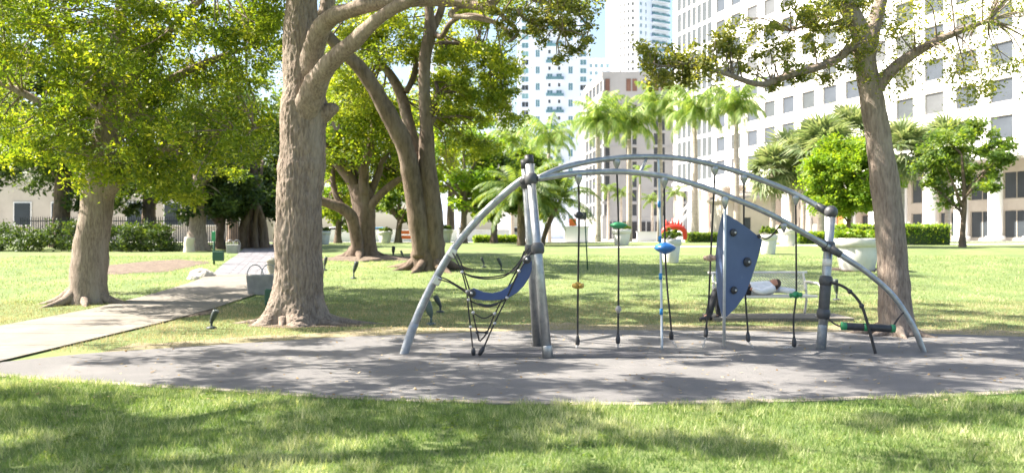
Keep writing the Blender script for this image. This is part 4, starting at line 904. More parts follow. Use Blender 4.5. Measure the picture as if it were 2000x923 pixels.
def blob(parts, name, m, parent, vox=.012, smooth=6):
    mb = MB()
    for q in parts:
        if q[0] == 't': mb.tube(spline(q[1], 6) if len(q[1]) > 2 else q[1], q[2], 14)
        else: mb.lathe(sph(1, 12), 20, Matrix.Translation(q[1]) @ (q[3] if len(q) > 3 else Matrix()) @ Matrix.Diagonal((*q[2], 1)))
    o = part(mb, name, m, parent); r = o.modifiers.new('remesh', 'REMESH'); r.mode = 'VOXEL'; r.voxel_size = vox; r.use_smooth_shade = True
    s = o.modifiers.new('smooth', 'SMOOTH'); s.factor = .5; s.iterations = smooth; return o
def Q(px, z, y=0.): return Vector(((px-CX)*(BD-.06)/F, BD-.06+y, z))
SL = BZ + SZ + .012
person = empty('person', Q(1470, SL), 'person in white shirt and dark trousers lying on the bench, feet on the ground', 'person')
hip = Q(1452, SL+.115); chest = Q(1500, SL+.135); shld = Q(1512, SL+.12); head = Q(1521, SL+.15, -.02)
# head rests on the folded arm; knees bend over the bench end, both shoes on the ground
headc = Q(1512, SL+.215, -.03)
kneeA, ankA, toeA = Q(1399, SL+.10, -.16), Q(1376, .13, -.36), Q(1356, .045, -.44)
kneeB, ankB, toeB = Q(1406, SL+.07, .04), Q(1400, .115, -.22), Q(1385, .045, -.34)
body = blob([('t', [hip, Q(1475, SL+.115), chest, shld], [.10, .105, .11, .09], 0), ('t', [shld, Q(1515, SL+.17), headc], [.07, .055, .055]), ('e', headc, (.115, .085, .095)),
    ('e', headc + Vector((-.02, -.03, .085)), (.018, .014, .022)), ('e', headc + Vector((.005, -.085, .0)), (.022, .012, .028)), ('e', headc + Vector((-.07, 0, .062)), (.035, .035, .022)),
    ('t', [hip, kneeA, ankA], [.085, .055, .036]), ('t', [hip, kneeB, ankB], [.085, .055, .036]), ('t', [ankA, ankA.lerp(toeA, .5)], [.035, .02]), ('t', [ankB, ankB.lerp(toeB, .5)], [.035, .02]),
    ('t', [Q(1506, SL+.13, -.14), Q(1480, SL+.06, -.20), Q(1462, SL+.13, -.12)], [.05, .04, .032]), ('e', Q(1458, SL+.185, -.08), (.05, .045, .022))], 'body', M['skin'], person)
for q in range(5):
    mb = MB(); a = Q(1455 - q*.6, SL+.19, -.12+.022*q); mb.tube(spline([a, a + Vector((-.035, .01, .012)), a + Vector((-.07+.008*abs(q-2), .015, -.012))], 4), [.009, .0085, .006], 7); part(mb, 'finger', M['skin'], person)
blob([('t', [Q(1464, SL+.115), Q(1480, SL+.125), chest, shld], [.135, .14, .145, .11]), ('e', Q(1488, SL+.11), (.24, .2, .105)), ('t', [Q(1508, SL+.13, -.13), Q(1482, SL+.065, -.21), Q(1466, SL+.125, -.14)], [.07, .055, .045]), ('t', [Q(1512, SL+.10, .06), Q(1535, SL+.085, .02), Q(1548, SL+.07, -.05), Q(1535, SL+.075, -.14), Q(1520, SL+.10, -.10)], [.075, .06, .055, .05, .045])], 'shirt', M['shirt'], person)
blob([('t', [Q(1470, SL+.11), hip], [.125, .12]), ('t', [hip, kneeA, ankA.lerp(kneeA, .03)], [.115, .085, .068]), ('t', [hip, kneeB, ankB.lerp(kneeB, .03)], [.115, .085, .068])], 'trousers', M['trousers'], person)
for a, t in ((ankA, toeA), (ankB, toeB)):
    dv = (t-a); dv.z = 0; dv = dv.normalized(); b = Vector((a.x, a.y, 0)); blob([('t', [b + Vector((0,0,.17)), b + Vector((0,0,.1)), b + Vector((0, 0, .055))], [.058, .062, .062]), ('t', [b - dv*.04 + Vector((0,0,.048)), b + dv*.1 + Vector((0,0,.045)), b + dv*.2 + Vector((0, 0, .036))], [.05, .054, .042])], 'shoe', M['shoe'], person, .01, 4)
blob([('e', headc + Vector((.055, .01, .01)), (.075, .09, .092)), ('e', headc + Vector((.02, 0, -.04)), (.08, .09, .06))], 'hair', M['hair'], person)

# ------------------------------------------------------------------ footpath furniture on the left
def wastebin(px, py, w_px, h_px, label, hoops=2):
    b = gp(px, py); d = b.y; w = w_px*d/F; h = h_px*d/F; root = empty('litter_bin', b, label, 'litter bin')
    mb = MB()
    mb.add([(b.x+s*w/2*k, b.y+t*w*.4*k, b.z+z) for k, z in ((.88, -.03), (1.0, h)) for s, t in ((-1,-1),(1,-1),(1,1),(-1,1))], [(0,1,5,4),(1,2,6,5),(2,3,7,6),(3,0,4,7),(3,2,1,0),(4,5,6,7)]); o = part(mb, 'box', M['binconc'], root)
    bv = o.modifiers.new('bevel', 'BEVEL'); bv.width = .03; bv.segments = 2
    for i in range(hoops):
        c = b + Vector(((-.22+.44*i)*w, (-.15+.3*i)*w, h-.02)); mb = MB(); mb.tube([c + Vector((math.cos(q)*w*.3, 0, math.sin(q)*w*.4)) for q in np.linspace(0, PI, 15)], .014, 8); part(mb, 'hoop', M['steel'], root)
    return root
wastebin(512, 574, 52, 38, 'grey concrete box with metal hoops beside the footpath near the oak')
wastebin(456, 494, 24, 17, 'small pale concrete box with hoops further up the footpath')
c = gp(534, 563); urn = empty('cream_bollard', c, 'cream round bollard half hidden by the big trunk', 'bollard'); mb = MB(); mb.lathe([(.2, -.02), (.2, .08), (.17, .1), (.17, .72), (.2, .74), (.2, .8), (.1, .84)], 18, Matrix.Translation(c)); part(mb, 'shaft', M['cream'], urn)
def station(px, py, h_px, box_lo, box_hi, label, sign=True, bw=.14):
    b = gp(px, py); d = b.y; H = h_px*d/F; root = empty('waste_station', b, label, 'waste station')
    mb = MB(); mb.tube([b - Vector((0,0,.05)), b + Vector((0, 0, H))], .035, 10); part(mb, 'post', M['greenpost'], root)
    mb = MB(); mb.bbox(b.x-.02, b.x+bw*2-.02, b.y-.14, b.y-.03, b.z+H*box_lo, b.z+H*box_hi, .02); part(mb, 'bin', M['greenpost'], root)
    if sign: mb = MB(); mb.bbox(b.x-.07, b.x+.07, b.y-.06, b.y-.04, b.z+H*.7, b.z+H*.98, .006); part(mb, 'sign', M['green'], root)
station(418, 517, 66, .12, .4, 'dark green post with bin box left of the paved path', True, .2)
station(522, 612, 48, .35, 1.0, 'dark green bin on a post against the big trunk', False, .12)
def rock(px, py, w, h, label):
    b = gp(px, py); mb = MB(); bm = bmesh.new(); bmesh.ops.create_icosphere(bm, subdivisions=3, radius=1)
    for v in bm.verts:
        f = 1 + .22*mnoise.noise(v.co*1.7 + Vector((px, 0, 0))) + .12*mnoise.noise(v.co*5); v.co = Vector((b.x + v.co.x*w*f, b.y + v.co.y*w*.6*f, b.z + max(v.co.z, -.5)*h*f))
    bm.verts.index_update(); mb.add([v.co.copy() for v in bm.verts], [[v.index for v in f.verts] for f in bm.faces]); bm.free()
    o = mb.build('boulder', M['rock']); tag(o, label, 'rock')
rock(394, 540, .40, .26, 'pale limestone boulder at the path edge'); rock(378, 546, .2, .13, 'smaller pale stone beside the limestone boulder')
b = gp(369, 492); st = empty('tree_stump', b, 'short beige cut stump by the black fence', 'stump'); mb = MB(); limb_mesh(mb, [(b - Vector((0,0,.05)), .28), (b + Vector((0,0,.3)), .22), (b+Vector((.02,0,.62)), .22), (b+Vector((.02,0,.64)), .2)], 12, 4, .12, 2); part(mb, 'wood', M['cream'], st)
fn = empty('metal_fence', gx(250, 45), 'black metal picket fence behind the pale trunk', 'fence')
x = (40-CX)*45/F; xe = (470-CX)*45/F; zf = float(hg(45))
pk = MB(); pk.box(-.014, .014, -.014, .014, 0, 1.55); pk.tube([(0,0,1.55), (0,0,1.63)], [.016, .002], 4, False); pkm = pk.mesh('picket', M['fence'])
k = 0
while x < xe and k < 290:
    o = bpy.data.objects.new('picket', pkm); COL.objects.link(o); o.parent = fn; o.location = (x - fn.location.x, 0, zf - fn.location.z); x += .115; k += 1
x0 = (40-CX)*45/F
for z in (.2, 1.35): mb = MB(); mb.box(x0, x, 44.98, 45.02, zf+z, zf+z+.05); part(mb, 'rail', M['fence'], fn)
lb = empty('low_building', (-32, 72, 1.3), 'low pale building glimpsed behind the dark trees', 'building')
mb = MB(); mb.box(-52, -23, 72, 84, 1.3, 7.5); part(mb, 'wall', M['wall_cream'], lb); mb = MB(); mb.box(-52.5, -22.5, 71.5, 84.5, 7.5, 7.9); part(mb, 'roof', M['roof_cream'], lb)
for q in range(9):
    xx = -50.5 + q*3.1; mb = MB(); mb.box(xx, xx+1.5, 71.9, 71.98, 2.6, 4.6); w_ = part(mb, 'window', M['wall_white'], lb); mb = MB(); mb.box(xx+.1, xx+1.4, 71.85, 71.895, 2.7, 4.5); part(mb, 'pane', M['pane_dark'], w_)

# ------------------------------------------------------------------ buildings
def facade(root, O, u, H, strips, wallm, panem, recess=.35, wall_name='wall', frame=None, mullion=True):
    """O: ground corner, u: unit vector along the face. strips: (s0, s1, [(a,b) window spans], [(z0,z1) window rows], pane material).
    The wall is one surface with real recessed openings; each window is a part with its pane as sub-part"""
    u = Vector(u).normalized(); n = Vector((u.y, -u.x, 0)); O = Vector(O); mb = MB()
    def pt(s, z, dep=0): return O + u*s + Vector((0, 0, z)) - n*dep
    cache = {}
    for s0, s1, cols, rows, pm in strips:
        rows = sorted(rows); cols = sorted(cols); zs = [0]; ss = [s0]
        for a, b in rows: zs += [a, b]
        for a, b in cols: ss += [a, b]
        zs.append(H); ss.append(s1)
        for j in range(len(zs)-1):
            if j % 2 == 0: mb.add([pt(s0, zs[j]), pt(s1, zs[j]), pt(s1, zs[j+1]), pt(s0, zs[j+1])], [(0,1,2,3)]); continue
            for i in range(0, len(ss)-1):
                a, b, c, d = ss[i], ss[i+1], zs[j], zs[j+1]
                if i % 2 == 0: mb.add([pt(a, c), pt(b, c), pt(b, d), pt(a, d)], [(0,1,2,3)]); continue
                mb.add([pt(a,c), pt(b,c), pt(b,d), pt(a,d), pt(a,c,recess), pt(b,c,recess), pt(b,d,recess), pt(a,d,recess)], [(0,1,5,4),(1,2,6,5),(2,3,7,6),(3,0,4,7)])
                pmc = random.choice(pm) if isinstance(pm, tuple) else pm; key = (round(b-a, 2), round(d-c, 2), pmc)
                if key not in cache:
                    w, h = b-a, d-c; t = min(.09, w*.06)
                    fm = MB()
                    for bx in ((0, t, 0, h), (w-t, w, 0, h), (t, w-t, 0, t), (t, w-t, h-t, h)): fm.box(bx[0], bx[1], -.06, .06, bx[2], bx[3])
                    if w > 1.3 and mullion: fm.box(w/2-t/2, w/2+t/2, -.05, .05, t, h-t)
                    pmb = MB(); pmb.box(t*.5, w-t*.5, -.012, .012, t*.5, h-t*.5)
                    cache[key] = (fm.mesh('window', M[frame] if frame else wallm), pmb.mesh('pane', M[pmc]))
                fme, pme = cache[key]; mt = Matrix.Translation(pt(a, c, recess-.07)) @ Matrix(((u.x, -n.x, 0, 0), (u.y, -n.y, 0, 0), (0, 0, 1, 0), (0, 0, 0, 1)))
                wo = bpy.data.objects.new('window', fme); COL.objects.link(wo); wo.parent = root; wo.matrix_local = Matrix.Translation(root.location).inverted() @ mt
                po = bpy.data.objects.new('pane', pme); COL.objects.link(po); po.parent = wo
    o = mb.build(wall_name, wallm, root); return o
def shell(root, pts, z0, z1, m, name, extra=()):
    """remaining outer walls and flat roof of a block: pts in plan, open between last and first"""
    mb = MB(); n = len(pts)
    for i in range(n-1): mb.add([(*pts[i], z0), (*pts[i+1], z0), (*pts[i+1], z1), (*pts[i], z1)], [(0,1,2,3)])
    pr = list(pts) + list(extra); mb.add([(*p, z1) for p in pr], [tuple(range(len(pr)))]); return mb.build(name, m, root)
G0 = 1.3
# white office block on the right, its sunlit face running towards the viewer
oO = Vector((29.1, 157, G0)); ou = Vector((.3067, -.952, 0)).normalized(); on = Vector((ou.y, -ou.x, 0))
off = empty('office_building', oO, 'bright white office block with rows of square windows behind the palms', 'building')
rows4 = [(16.9-1.2+3.8*k-G0, 16.9+1.2+3.8*k-G0) for k in range(-1, 12)]
tall4 = [(16.9-1.65+3.8*k-G0, 16.9+1.75+3.8*k-G0) for k in range(-1, 12)]
H4 = 64; base_h = 10.2 - G0
strips4 = [(0, 13.4, [(1.5+1.72*i, 1.5+1.72*i+1.6) for i in range(7)], tall4, 'pane_grey')]
bays4 = strips4; strips4 = []
strips4.append((13.4, 88, [(15.9-1.4+4.53*i, 15.9+1.4+4.53*i) for i in range(16)], rows4, ('pane_office', 'pane_office', 'pane_grey', 'pane_blind')))
UP = Vector((0, 0, base_h))
facade(off, oO + UP, ou, H4-base_h, [(a, b, c, [(z0-base_h, z1-base_h) for z0, z1 in r if z0 > base_h+.3], m) for a, b, c, r, m in strips4], M['wall_white'], None, .30, frame='greyplastic', mullion=False)
facade(off, oO + UP, ou, H4-base_h, [(a, b, c, [(z0-base_h, z1-base_h) for z0, z1 in r if z0 > base_h+.3], m) for a, b, c, r, m in bays4], M['wall_white'], None, .09, mullion=False)
e4 = oO + ou*88; bk = -on*40
shell(off, [(e4.x, e4.y), (e4.x+bk.x, e4.y+bk.y), (oO.x+bk.x, oO.y+bk.y), (oO.x, oO.y)], G0+base_h, G0+H4, M['wall_white'], 'rear_wall')
inn = -on*5.0                      # recessed ground floors behind the colonnade
facade(off, oO + inn + ou*.5, ou, base_h, [(0, 87, [(2+4.53*i, 5.2+4.53*i) for i in range(18)], [(.3, 3.4), (4.6, 7.6)], 'pane_dark')], M['wall_cream'], None, .25, 'ground_floor_wall')
mb = MB(); mb.add([tuple(oO+UP), tuple(e4+UP), tuple(e4+UP+inn), tuple(oO+UP+inn)], [(0,1,2,3)]); mb.build('soffit', M['wall_white'], off)
for i in range(20):
    c = oO + ou*(.9+4.53*i) + on*(-.75); mb = MB(); mb.lathe([(.95, 0), (.95, .5), (.72, .55), (.70, base_h-.5), (.9, base_h-.35), (.9, base_h-.02)], 18, Matrix.Translation(c)); mb.build('column', M['wall_white'], off)
for s in (10.9, 24.4, 42.6):
    c = oO + ou*s - on*1.6; mb = MB(); mb.prism([c + Vector((0,0,.2)), c + ou*2.6 + Vector((0,0,.2)), c + ou*2.6 + Vector((0,0,6.6)), c + Vector((0,0,6.6))], on, .1); q = mb.build('door_panel', M['orange'], off); q['label'] = 'rust orange entrance panel'
for zc in (base_h-.05, base_h+1.0):
    mb = MB(); a = oO + on*.0 + Vector((0, 0, zc)); mb.prism([a + on*.005, a + ou*88 + on*.005, a + ou*88 + on*.35, a + on*.35], (0, 0, 1), .35); mb.build('ledge', M['wall_white'], off)
# white apartment tower in the centre
TD = 300.0; k_ = TD/F
tw = empty('apartment_tower', ((1080-CX)*k_, TD, G0), 'pale apartment tower with blue glass and stacked balconies', 'building')
tx0 = (1012-CX)*k_; W1 = (1152-1012)*k_; H1 = 112
def xs(a, b): return ((a-1012)*k_, (b-1012)*k_)
def zz(py): return EYE + (HY-py)*k_ - G0
f1 = [(zz(72 + 16.45*i + 5.6), zz(72+16.45*i - 5.2)) for i in range(-9, 23)]
f2 = [(zz(72 + 32.3*i + 7.4), zz(72 + 32.3*i - 7.2)) for i in range(-4, 12)]
fb = [(zz(88 + 32.3*i + 4.2), zz(88 + 32.3*i - 9)) for i in range(-5, 11)]
facade(tw, (tx0, TD, G0), (1, 0, 0), H1, [(0, xs(1012, 1040)[1], [xs(1019, 1032.5)], f1, ('pane_blue', 'pane_teal', 'pane_dark')), (xs(1012, 1040)[1], xs(0, 1062)[1], [xs(1046, 1054.5)], f2, 'pane_blue'),
    (xs(0, 1062)[1], xs(0, 1106)[1], [xs(1068.5, 1079.5), xs(1086.5, 1097.5)], fb, 'pane_blue'), (xs(0, 1106)[1], xs(0, 1128)[1], [xs(1110, 1119)], f2, 'pane_blue'), (xs(0, 1128)[1], W1, [xs(1133, 1145.5)], f1, ('pane_blue', 'pane_teal', 'pane_dark'))], M['wall_shade_blue'], None, .35)
shell(tw, [(tx0+W1, TD), (tx0+W1, TD+24), (tx0, TD+24), (tx0, TD)], G0, G0+H1, M['wall_shade_blue'], 'rear_wall')
for i in range(-5, 11):
    py = 88 + 32.3*i + 4.2; z = G0+zz(py); mb = MB(); a, b = tx0+xs(1066, 0)[0], tx0+xs(0, 1101)[1]; mb.box(a, b, TD-1.5, TD-.003, z-.25, z); bo = mb.build('balcony', M['wall_shade_blue'], tw)
    mb = MB(); mb.box(a+.03, b-.03, TD-1.46, TD-1.4, z+.004, z+1.05); mb.build('glass_rail', M['pane_blue'], bo)
for i in range(-5, 11):
    for px in (1073, 1092):
        z = G0+zz(88+32.3*i+17); mb = MB(); c = tx0+xs(px, 0)[0]; mb.box(c-.45, c+.45, TD-.06, TD-.005, z, z+1.3); w_ = mb.build('window', M['wall_shade_blue'], tw); mb = MB(); mb.box(c-.38, c+.38, TD-.09, TD-.065, z+.07, z+1.23); mb.build('pane', M['pane_dark'], w_)
# tall tower behind: rounded white wing and a balcony face
HD = 378.0; kk = HD/F
ht = empty('high_rise', ((1255-CX)*kk, HD, G0), 'tallest white high-rise with curved wing seen above the tan building', 'building')
hx0, hx1, hx2 = (1199-CX)*kk, (1252-CX)*kk, (1312-CX)*kk; H2 = 135; fl = 3.12
mb = MB(); nA = 18; cxr = hx1; r_ = hx1-hx0; arcp = [(cxr - r_*math.cos(q), HD+10 - 13*math.sin(q)) for q in np.linspace(0, PI/2*.92, nA)]
for i in range(nA-1): mb.add([(*arcp[i], G0), (*arcp[i+1], G0), (*arcp[i+1], G0+H2), (*arcp[i], G0+H2)], [(0,1,2,3)])
mb.build('curved_wall', M['wall_white'], ht)
q0 = arcp[-1]; uu = Vector((hx2-q0[0], 9, 0)); Wd = uu.length
rws = [(k*fl+.9, k*fl+2.5) for k in range(20, 42)]; s_ = Wd/60
facade(ht, (q0[0], q0[1], G0), uu, H2, [(0, 20*s_, [(3*s_, 6.5*s_), (13*s_, 21*s_-1.6)], rws, 'pane_blue'), (20*s_, 42*s_, [(26*s_, 33*s_), (34.5*s_, 40.5*s_)], rws, 'pane_blue'), (42*s_, Wd, [(46*s_, 54*s_)], rws, 'pane_blue')], M['wall_shade_blue'], None, .4)  # shaded face of the white tower, its shade painted in as bluish wall colour
un = uu.normalized(); nn_ = Vector((un.y, -un.x, 0))
for k in range(20, 42):
    a = Vector((q0[0], q0[1], G0+k*fl+.55)) + un*(25*s_); mb = MB(); mb.prism([a + nn_*.005, a + un*(33*s_) + nn_*.005, a + un*(33*s_) + nn_*1.4, a + nn_*1.4], (0,0,1), .22); bo = mb.build('balcony', M['wall_shade_blue'], ht)
    mb = MB(); mb.prism([a + nn_*1.36, a + un*(33*s_) + nn_*1.36, a + un*(33*s_) + nn_*1.36 + Vector((0,0,1.1)), a + nn_*1.36 + Vector((0,0,1.1))], nn_, .05); mb.build('glass_rail', M['pane_blue'], bo)
for k in range(20, 42):      # window bands round the curved wing
    z = G0 + k*fl + 1.0
    for i in (6, 8, 10, 12, 14):
        a, b = Vector((*arcp[i], z)), Vector((*arcp[i+1], z)); t = (b-a).normalized(); n_ = Vector((t.y, -t.x, 0)); a2 = a.lerp(b, .08) + n_*.03; b2 = a.lerp(b, .92) + n_*.03
        mb = MB(); mb.prism([a2, b2, b2+Vector((0,0,1.3)), a2+Vector((0,0,1.3))], n_, .05); mb.build('window', M['pane_grey'], ht)
e_ = Vector((q0[0], q0[1], 0)) + uu
shell(ht, [(e_.x, e_.y), (e_.x, e_.y+22), (arcp[0][0], arcp[0][1]+22), arcp[0]] , G0, G0+H2, M['wall_white'], 'rear_wall')
mb = MB(); mb.add([(*p, G0+H2) for p in arcp] + [(e_.x, e_.y, G0+H2)], [tuple(range(nA+1))]); mb.build('roof', M['wall_white'], ht)
# tan mid-rise in front of it
ND = 228.0; kt = ND/F
tan = empty('tan_building', ((1250-CX)*kt, ND, G0), 'tan mid-rise with dark paired window strips behind the palm trunks', 'building')
nx0 = (1176-CX)*kt; nx1 = (1345-CX)*kt; H3 = EYE + (HY-140)*kt - G0
def nxs(a, b): return ((a-1176)*kt, (b-1176)*kt)
rw3 = [(6.2+3.72*k, 6.2+3.72*k+3.05) for k in range(0, 10)]
top3 = [(H3-5.1, H3-2.0)]
rw3 = [r for r in rw3 if r[1] < H3-5.6]
facade(tan, (nx0, ND, G0), (1, 0, 0), H3, [(0, nxs(0, 1345)[1], [nxs(1182, 1191), nxs(1223, 1232), nxs(1235, 1244), nxs(1277, 1286), nxs(1290, 1299), nxs(1331, 1340)], rw3, 'pane_dark'),], M['wall_tan'], None, .6, frame='wall_tan')
for a, b in ((1182, 1191), (1223, 1232), (1235, 1244), (1277, 1286), (1290, 1299), (1331, 1340)):
    x0_, x1_ = nx0+nxs(a, b)[0], nx0+nxs(a, b)[1]; mb = MB(); mb.box(x0_, x1_, ND-.12, ND-.004, G0+H3-5.1, G0+H3-1.9); mb.build('brown_panel', M['pane_brown'], tan)
lx = (1143-CX)*251/F
u3 = Vector((nx0-lx, ND-251, 0)); L3 = u3.length
facade(tan, (lx, 251, G0), u3, H3, [(0, L3, [(.9+4.9*i, 5.0+4.9*i) for i in range(5)], rw3 + [(H3-5.1, H3-2.2)], 'pane_dark')], M['wall_tan'], None, .35, frame='wall_tan')
shell(tan, [(nx1, ND), (nx1, 270), (lx, 270), (lx, 251)], G0, G0+H3, M['wall_tan'], 'rear_wall', [(nx0, ND)])
for k in range(11):
    z = G0 + 5.6 + 3.72*k
    if z > G0+H3-6: break
    mb = MB(); mb.box(nx0-.05, nx1, ND-.16, ND-.003, z, z+.22); mb.build('ledge', M['wall_tan'], tan)
for i in range(60):           # vertical ribs of the wall panels
    px = 1180 + i*2.75
    if any(a-1.2 < px < b+1.2 for a, b in ((1182, 1191), (1223, 1232), (1235, 1244), (1277, 1286), (1290, 1299), (1331, 1340))): continue
    x_ = nx0+nxs(px, 0)[0]; mb = MB(); mb.box(x_-.05, x_+.05, ND-.07, ND-.002, G0+5.9, G0+H3-6.6); mb.build('rib', M['wall_tan'], tan)
mb = MB(); mb.box(nx0+2, nx1-2, ND-.35, ND-.004, G0+.2, G0+4.6); sf = mb.build('storefront', M['storefront'], tan); sf['label'] = 'dark street-level shopfront'
for i in range(9): mb = MB(); x_ = nx0+2.5+i*2.2; mb.box(x_, x_+.3, ND-.7, ND-.36, G0, G0+4.9); mb.build('pier', M['wall_tan'], tan)
# small white block and distant tower
def slab_tower(name, label, px0, px1, top_py, d, cols, fl, pm, wm):
    x0_ = (px0-CX)*d/F; Wt = (px1-px0)*d/F; Ht = EYE + (HY-top_py)*d/F - G0; r = empty(name, (x0_+Wt/2, d, G0), label, 'building')
    cw = Wt/cols; n0 = max(0, int((EYE + (HY-300)*d/F - G0)/fl))
    facade(r, (x0_, d, G0), (1,0,0), Ht, [(0, Wt, [(cw*i+cw*.22, cw*i+cw*.78) for i in range(cols)], [(fl*k+.8, fl*k+2.5) for k in range(n0, int(Ht/fl)-0)], pm)], M[wm], None, .3)
    shell(r, [(x0_+Wt, d), (x0_+Wt, d+18), (x0_, d+18), (x0_, d)], G0, G0+Ht, M[wm], 'rear_wall')
slab_tower('white_building', 'small white block with blue windows between tower and tan building', 1148, 1192, 114, 390, 4, 3.3, 'pane_blue', 'wall_shade_blue')
slab_tower('distant_tower', 'faint distant tower left of the apartment tower', 968, 1000, 178, 480, 4, 3.2, 'pane_grey', 'wall_white')
slab_tower('glass_tower', 'blue-tinted tower glimpsed through the gaps in the trees', 800, 905, 84, 380, 5, 3.3, 'pane_teal', 'wall_shade_blue')
# cream gatehouse with hipped roof
GD = 74.0; kg = GD/F
gh = empty('gatehouse', ((1465-CX)*kg, GD, G0), 'small cream gatehouse with hipped roof behind the climbing panel', 'building')
ga, gb = (1421-CX)*kg, (1508-CX)*kg; zt = EYE + (HY-394)*kg
def gl(x, y, z): return (x, y, z)
L_ = ((1389-CX)*(GD+5)/F, GD+5); 
facade(gh, (ga, GD, G0), (1, 0, 0), zt-G0, [(0, gb-ga, [((1453-1421)*kg, (1467-1421)*kg)], [(1.0, 2.1)], 'pane_dark')], M['wall_cream'], None, .2)
shell(gh, [(gb, GD), (gb+.6, GD+5), L_, (ga, GD)], G0, zt, M['wall_cream'], 'side_wall')
for o_, z0, z1 in ((.18, zt, zt+.16), (.34, zt+.16, zt+.34)):
    mb = MB(); mb.add([(x, y, z) for z in (z0, z1) for x, y in ((ga-o_, GD-o_), (gb+o_, GD-o_), (gb+.6+o_, GD+5+o_), (L_[0]-o_, L_[1]+o_))], [(0,1,5,4),(1,2,6,5),(2,3,7,6),(3,0,4,7),(3,2,1,0),(4,5,6,7)]); mb.build('cornice', M['wall_cream'], gh)
pk_ = ((ga+gb)/2+.1, GD+2.4, zt+1.1); mb = MB(); mb.add([(ga-.3, GD-.3, zt+.343), (gb+.3, GD-.3, zt+.343), (gb+.9, GD+5.3, zt+.343), (L_[0]-.3, L_[1]+.3, zt+.343), pk_], [(0,1,4),(1,2,4),(2,3,4),(3,0,4)]); mb.build('roof', M['roof_cream'], gh)
# ------------------------------------------------------------------ street side things
sd = 60.0; sk = sd/F; s0 = P(1317, 462, sd)
rs = empty('red_sculpture', gx(1317, sd), 'red arched play sculpture with pointed spikes on the far lawn', 'sculpture')
zb = float(hg(sd)); 
def R_(x, y, dd=0): return P(x, y, sd+dd)
mb = MB(); mb.tube(spline([R_(1295, 466), R_(1294, 456), R_(1300, 447), R_(1312, 443), R_(1326, 444), R_(1336, 450), R_(1338, 462), R_(1337, 468)], 5), [.13, .15, .19, .2, .2, .18, .15, .13], 12); mb.build('arch', M['red'], rs)
for x, y in ((1300, 428), (1307, 432), (1313, 426), (1320, 433), (1326, 425), (1332, 434), (1337, 440)):
    mb = MB(); b_ = R_(x*.75+1316*.25, 447); mb.tube([b_, b_.lerp(R_(x, y), .5), R_(x, y)], [.16, .10, .02], 8); mb.build('spike', M['red'], rs)
st = empty('metal_stairs', gx(1330, 96), 'white open stair frame behind the red sculpture', 'stairs')
a0 = gx(1298, 96); a1 = P(1352, 412, 96)
for dy in (0, 1.6):
    mb = MB(); mb.tube([a0+Vector((0,dy,0)), a1+Vector((0,dy,0))], .09, 6); mb.build('stringer', M['wall_white'], st); mb = MB(); mb.tube([a0+Vector((0,dy,1)), a1+Vector((0,dy,1))], .05, 6); mb.build('handrail', M['wall_white'], st)
for i in range(12):
    c = a0.lerp(a1, (i+.5)/12); mb = MB(); mb.box(c.x-.16, c.x+.16, c.y, c.y+1.6, c.z+.02, c.z+.07); mb.build('tread', M['wall_white'], st)
    mb = MB(); mb.tube([c+Vector((0,0,.05)), c+Vector((0,0,1))], .03, 5, False); mb.build('baluster', M['wall_white'], st)
mb = MB(); mb.tube([a1 + Vector((0,.8,.2)), Vector((a1.x, a1.y+.8, G0))], .1, 8); mb.build('support', M['wall_white'], st)
def lowwall(px0, px1, d, h, label, m='wall_white'):
    x0_, x1_ = (px0-CX)*d/F, (px1-CX)*d/F; r = empty('low_wall', gx((px0+px1)/2, d), label, 'wall'); z = float(hg(d)); n = max(1, int((x1_-x0_)/2.4)); w = (x1_-x0_)/n
    for i in range(n):
        mb = MB(); mb.bbox(x0_+i*w+.01, x0_+(i+1)*w-.01, d, d+.25, z-.05, z+h, .02); mb.build('panel', M[m], r)
    mb = MB(); mb.box(x0_-.05, x1_+.05, d-.05, d+.3, z+h+.002, z+h+.08); mb.build('coping', M[m], r)
lowwall(628, 1002, 73, .95, 'long low white wall beyond the lawn left of the twin posts')
lowwall(1102, 1150, 64, 1.1, 'short pale wall behind the rope with the yellow step')
lowwall(1244, 1292, 88, .9, 'white low wall behind the tallest palm')
def car(px, d, label, m, flip=1):
    b = gx(px, d); r = empty('parked_car', b, label, 'car', 'cars parked along the street')
    prof_ = [(-2.2, .35), (-2.25, .7), (-2.1, .85), (-1.5, .92), (-.9, 1.42), (.55, 1.45), (1.35, .98), (2.1, .85), (2.25, .6), (2.2, .35)]
    mb = MB(); mb.prism([(b.x+flip*x_, b.y, b.z+z_) for x_, z_ in prof_], (0,1,0), 1.7); o = mb.build('body', m, r); bv = o.modifiers.new('bevel', 'BEVEL'); bv.width = .1; bv.segments = 3
    for g in ([(-1.35, .95), (-.85, 1.36), (-.2, 1.38), (-.2, .95)], [(-.12, .95), (-.12, 1.38), (.5, 1.38), (1.15, .98)]):
        mb = MB(); mb.prism([(b.x+flip*x_, b.y-.862, b.z+z_) for x_, z_ in g], (0,1,0), .012); mb.build('side_window', M['storefront'], r)
    for x_ in (-1.35, 1.4):
        mb = MB(); mb.lathe([(.2, -.1), (.33, -.1), (.33, .1), (.2, .1)], 18, axisM(Vector((b.x+flip*x_, b.y-.78, b.z+.33)), (0, 1, 0))); w_ = mb.build('wheel', M['blackplastic'], r)
        mb = MB(); mb.lathe([(.2, 0), (.19, .02), (.01, .03)], 14, axisM(Vector((b.x+flip*x_, b.y-.89, b.z+.33)), (0, -1, 0))); mb.build('rim', M['chain'], w_)
car(665, 88, 'white car behind the low wall right of the big trunk', M['carwhite']); car(1010, 90, 'silver car behind the twin posts', M['carsilver'], -1); car(740, 91, 'blue car between the fig and the forked oak', M['bluepaint'])
car(912, 89, 'silver car right of the forked oak', M['carsilver'])
b = gx(798, 66); ob = empty('traffic_barrier', b, 'orange traffic barrier beside the forked oak trunk', 'barrier')
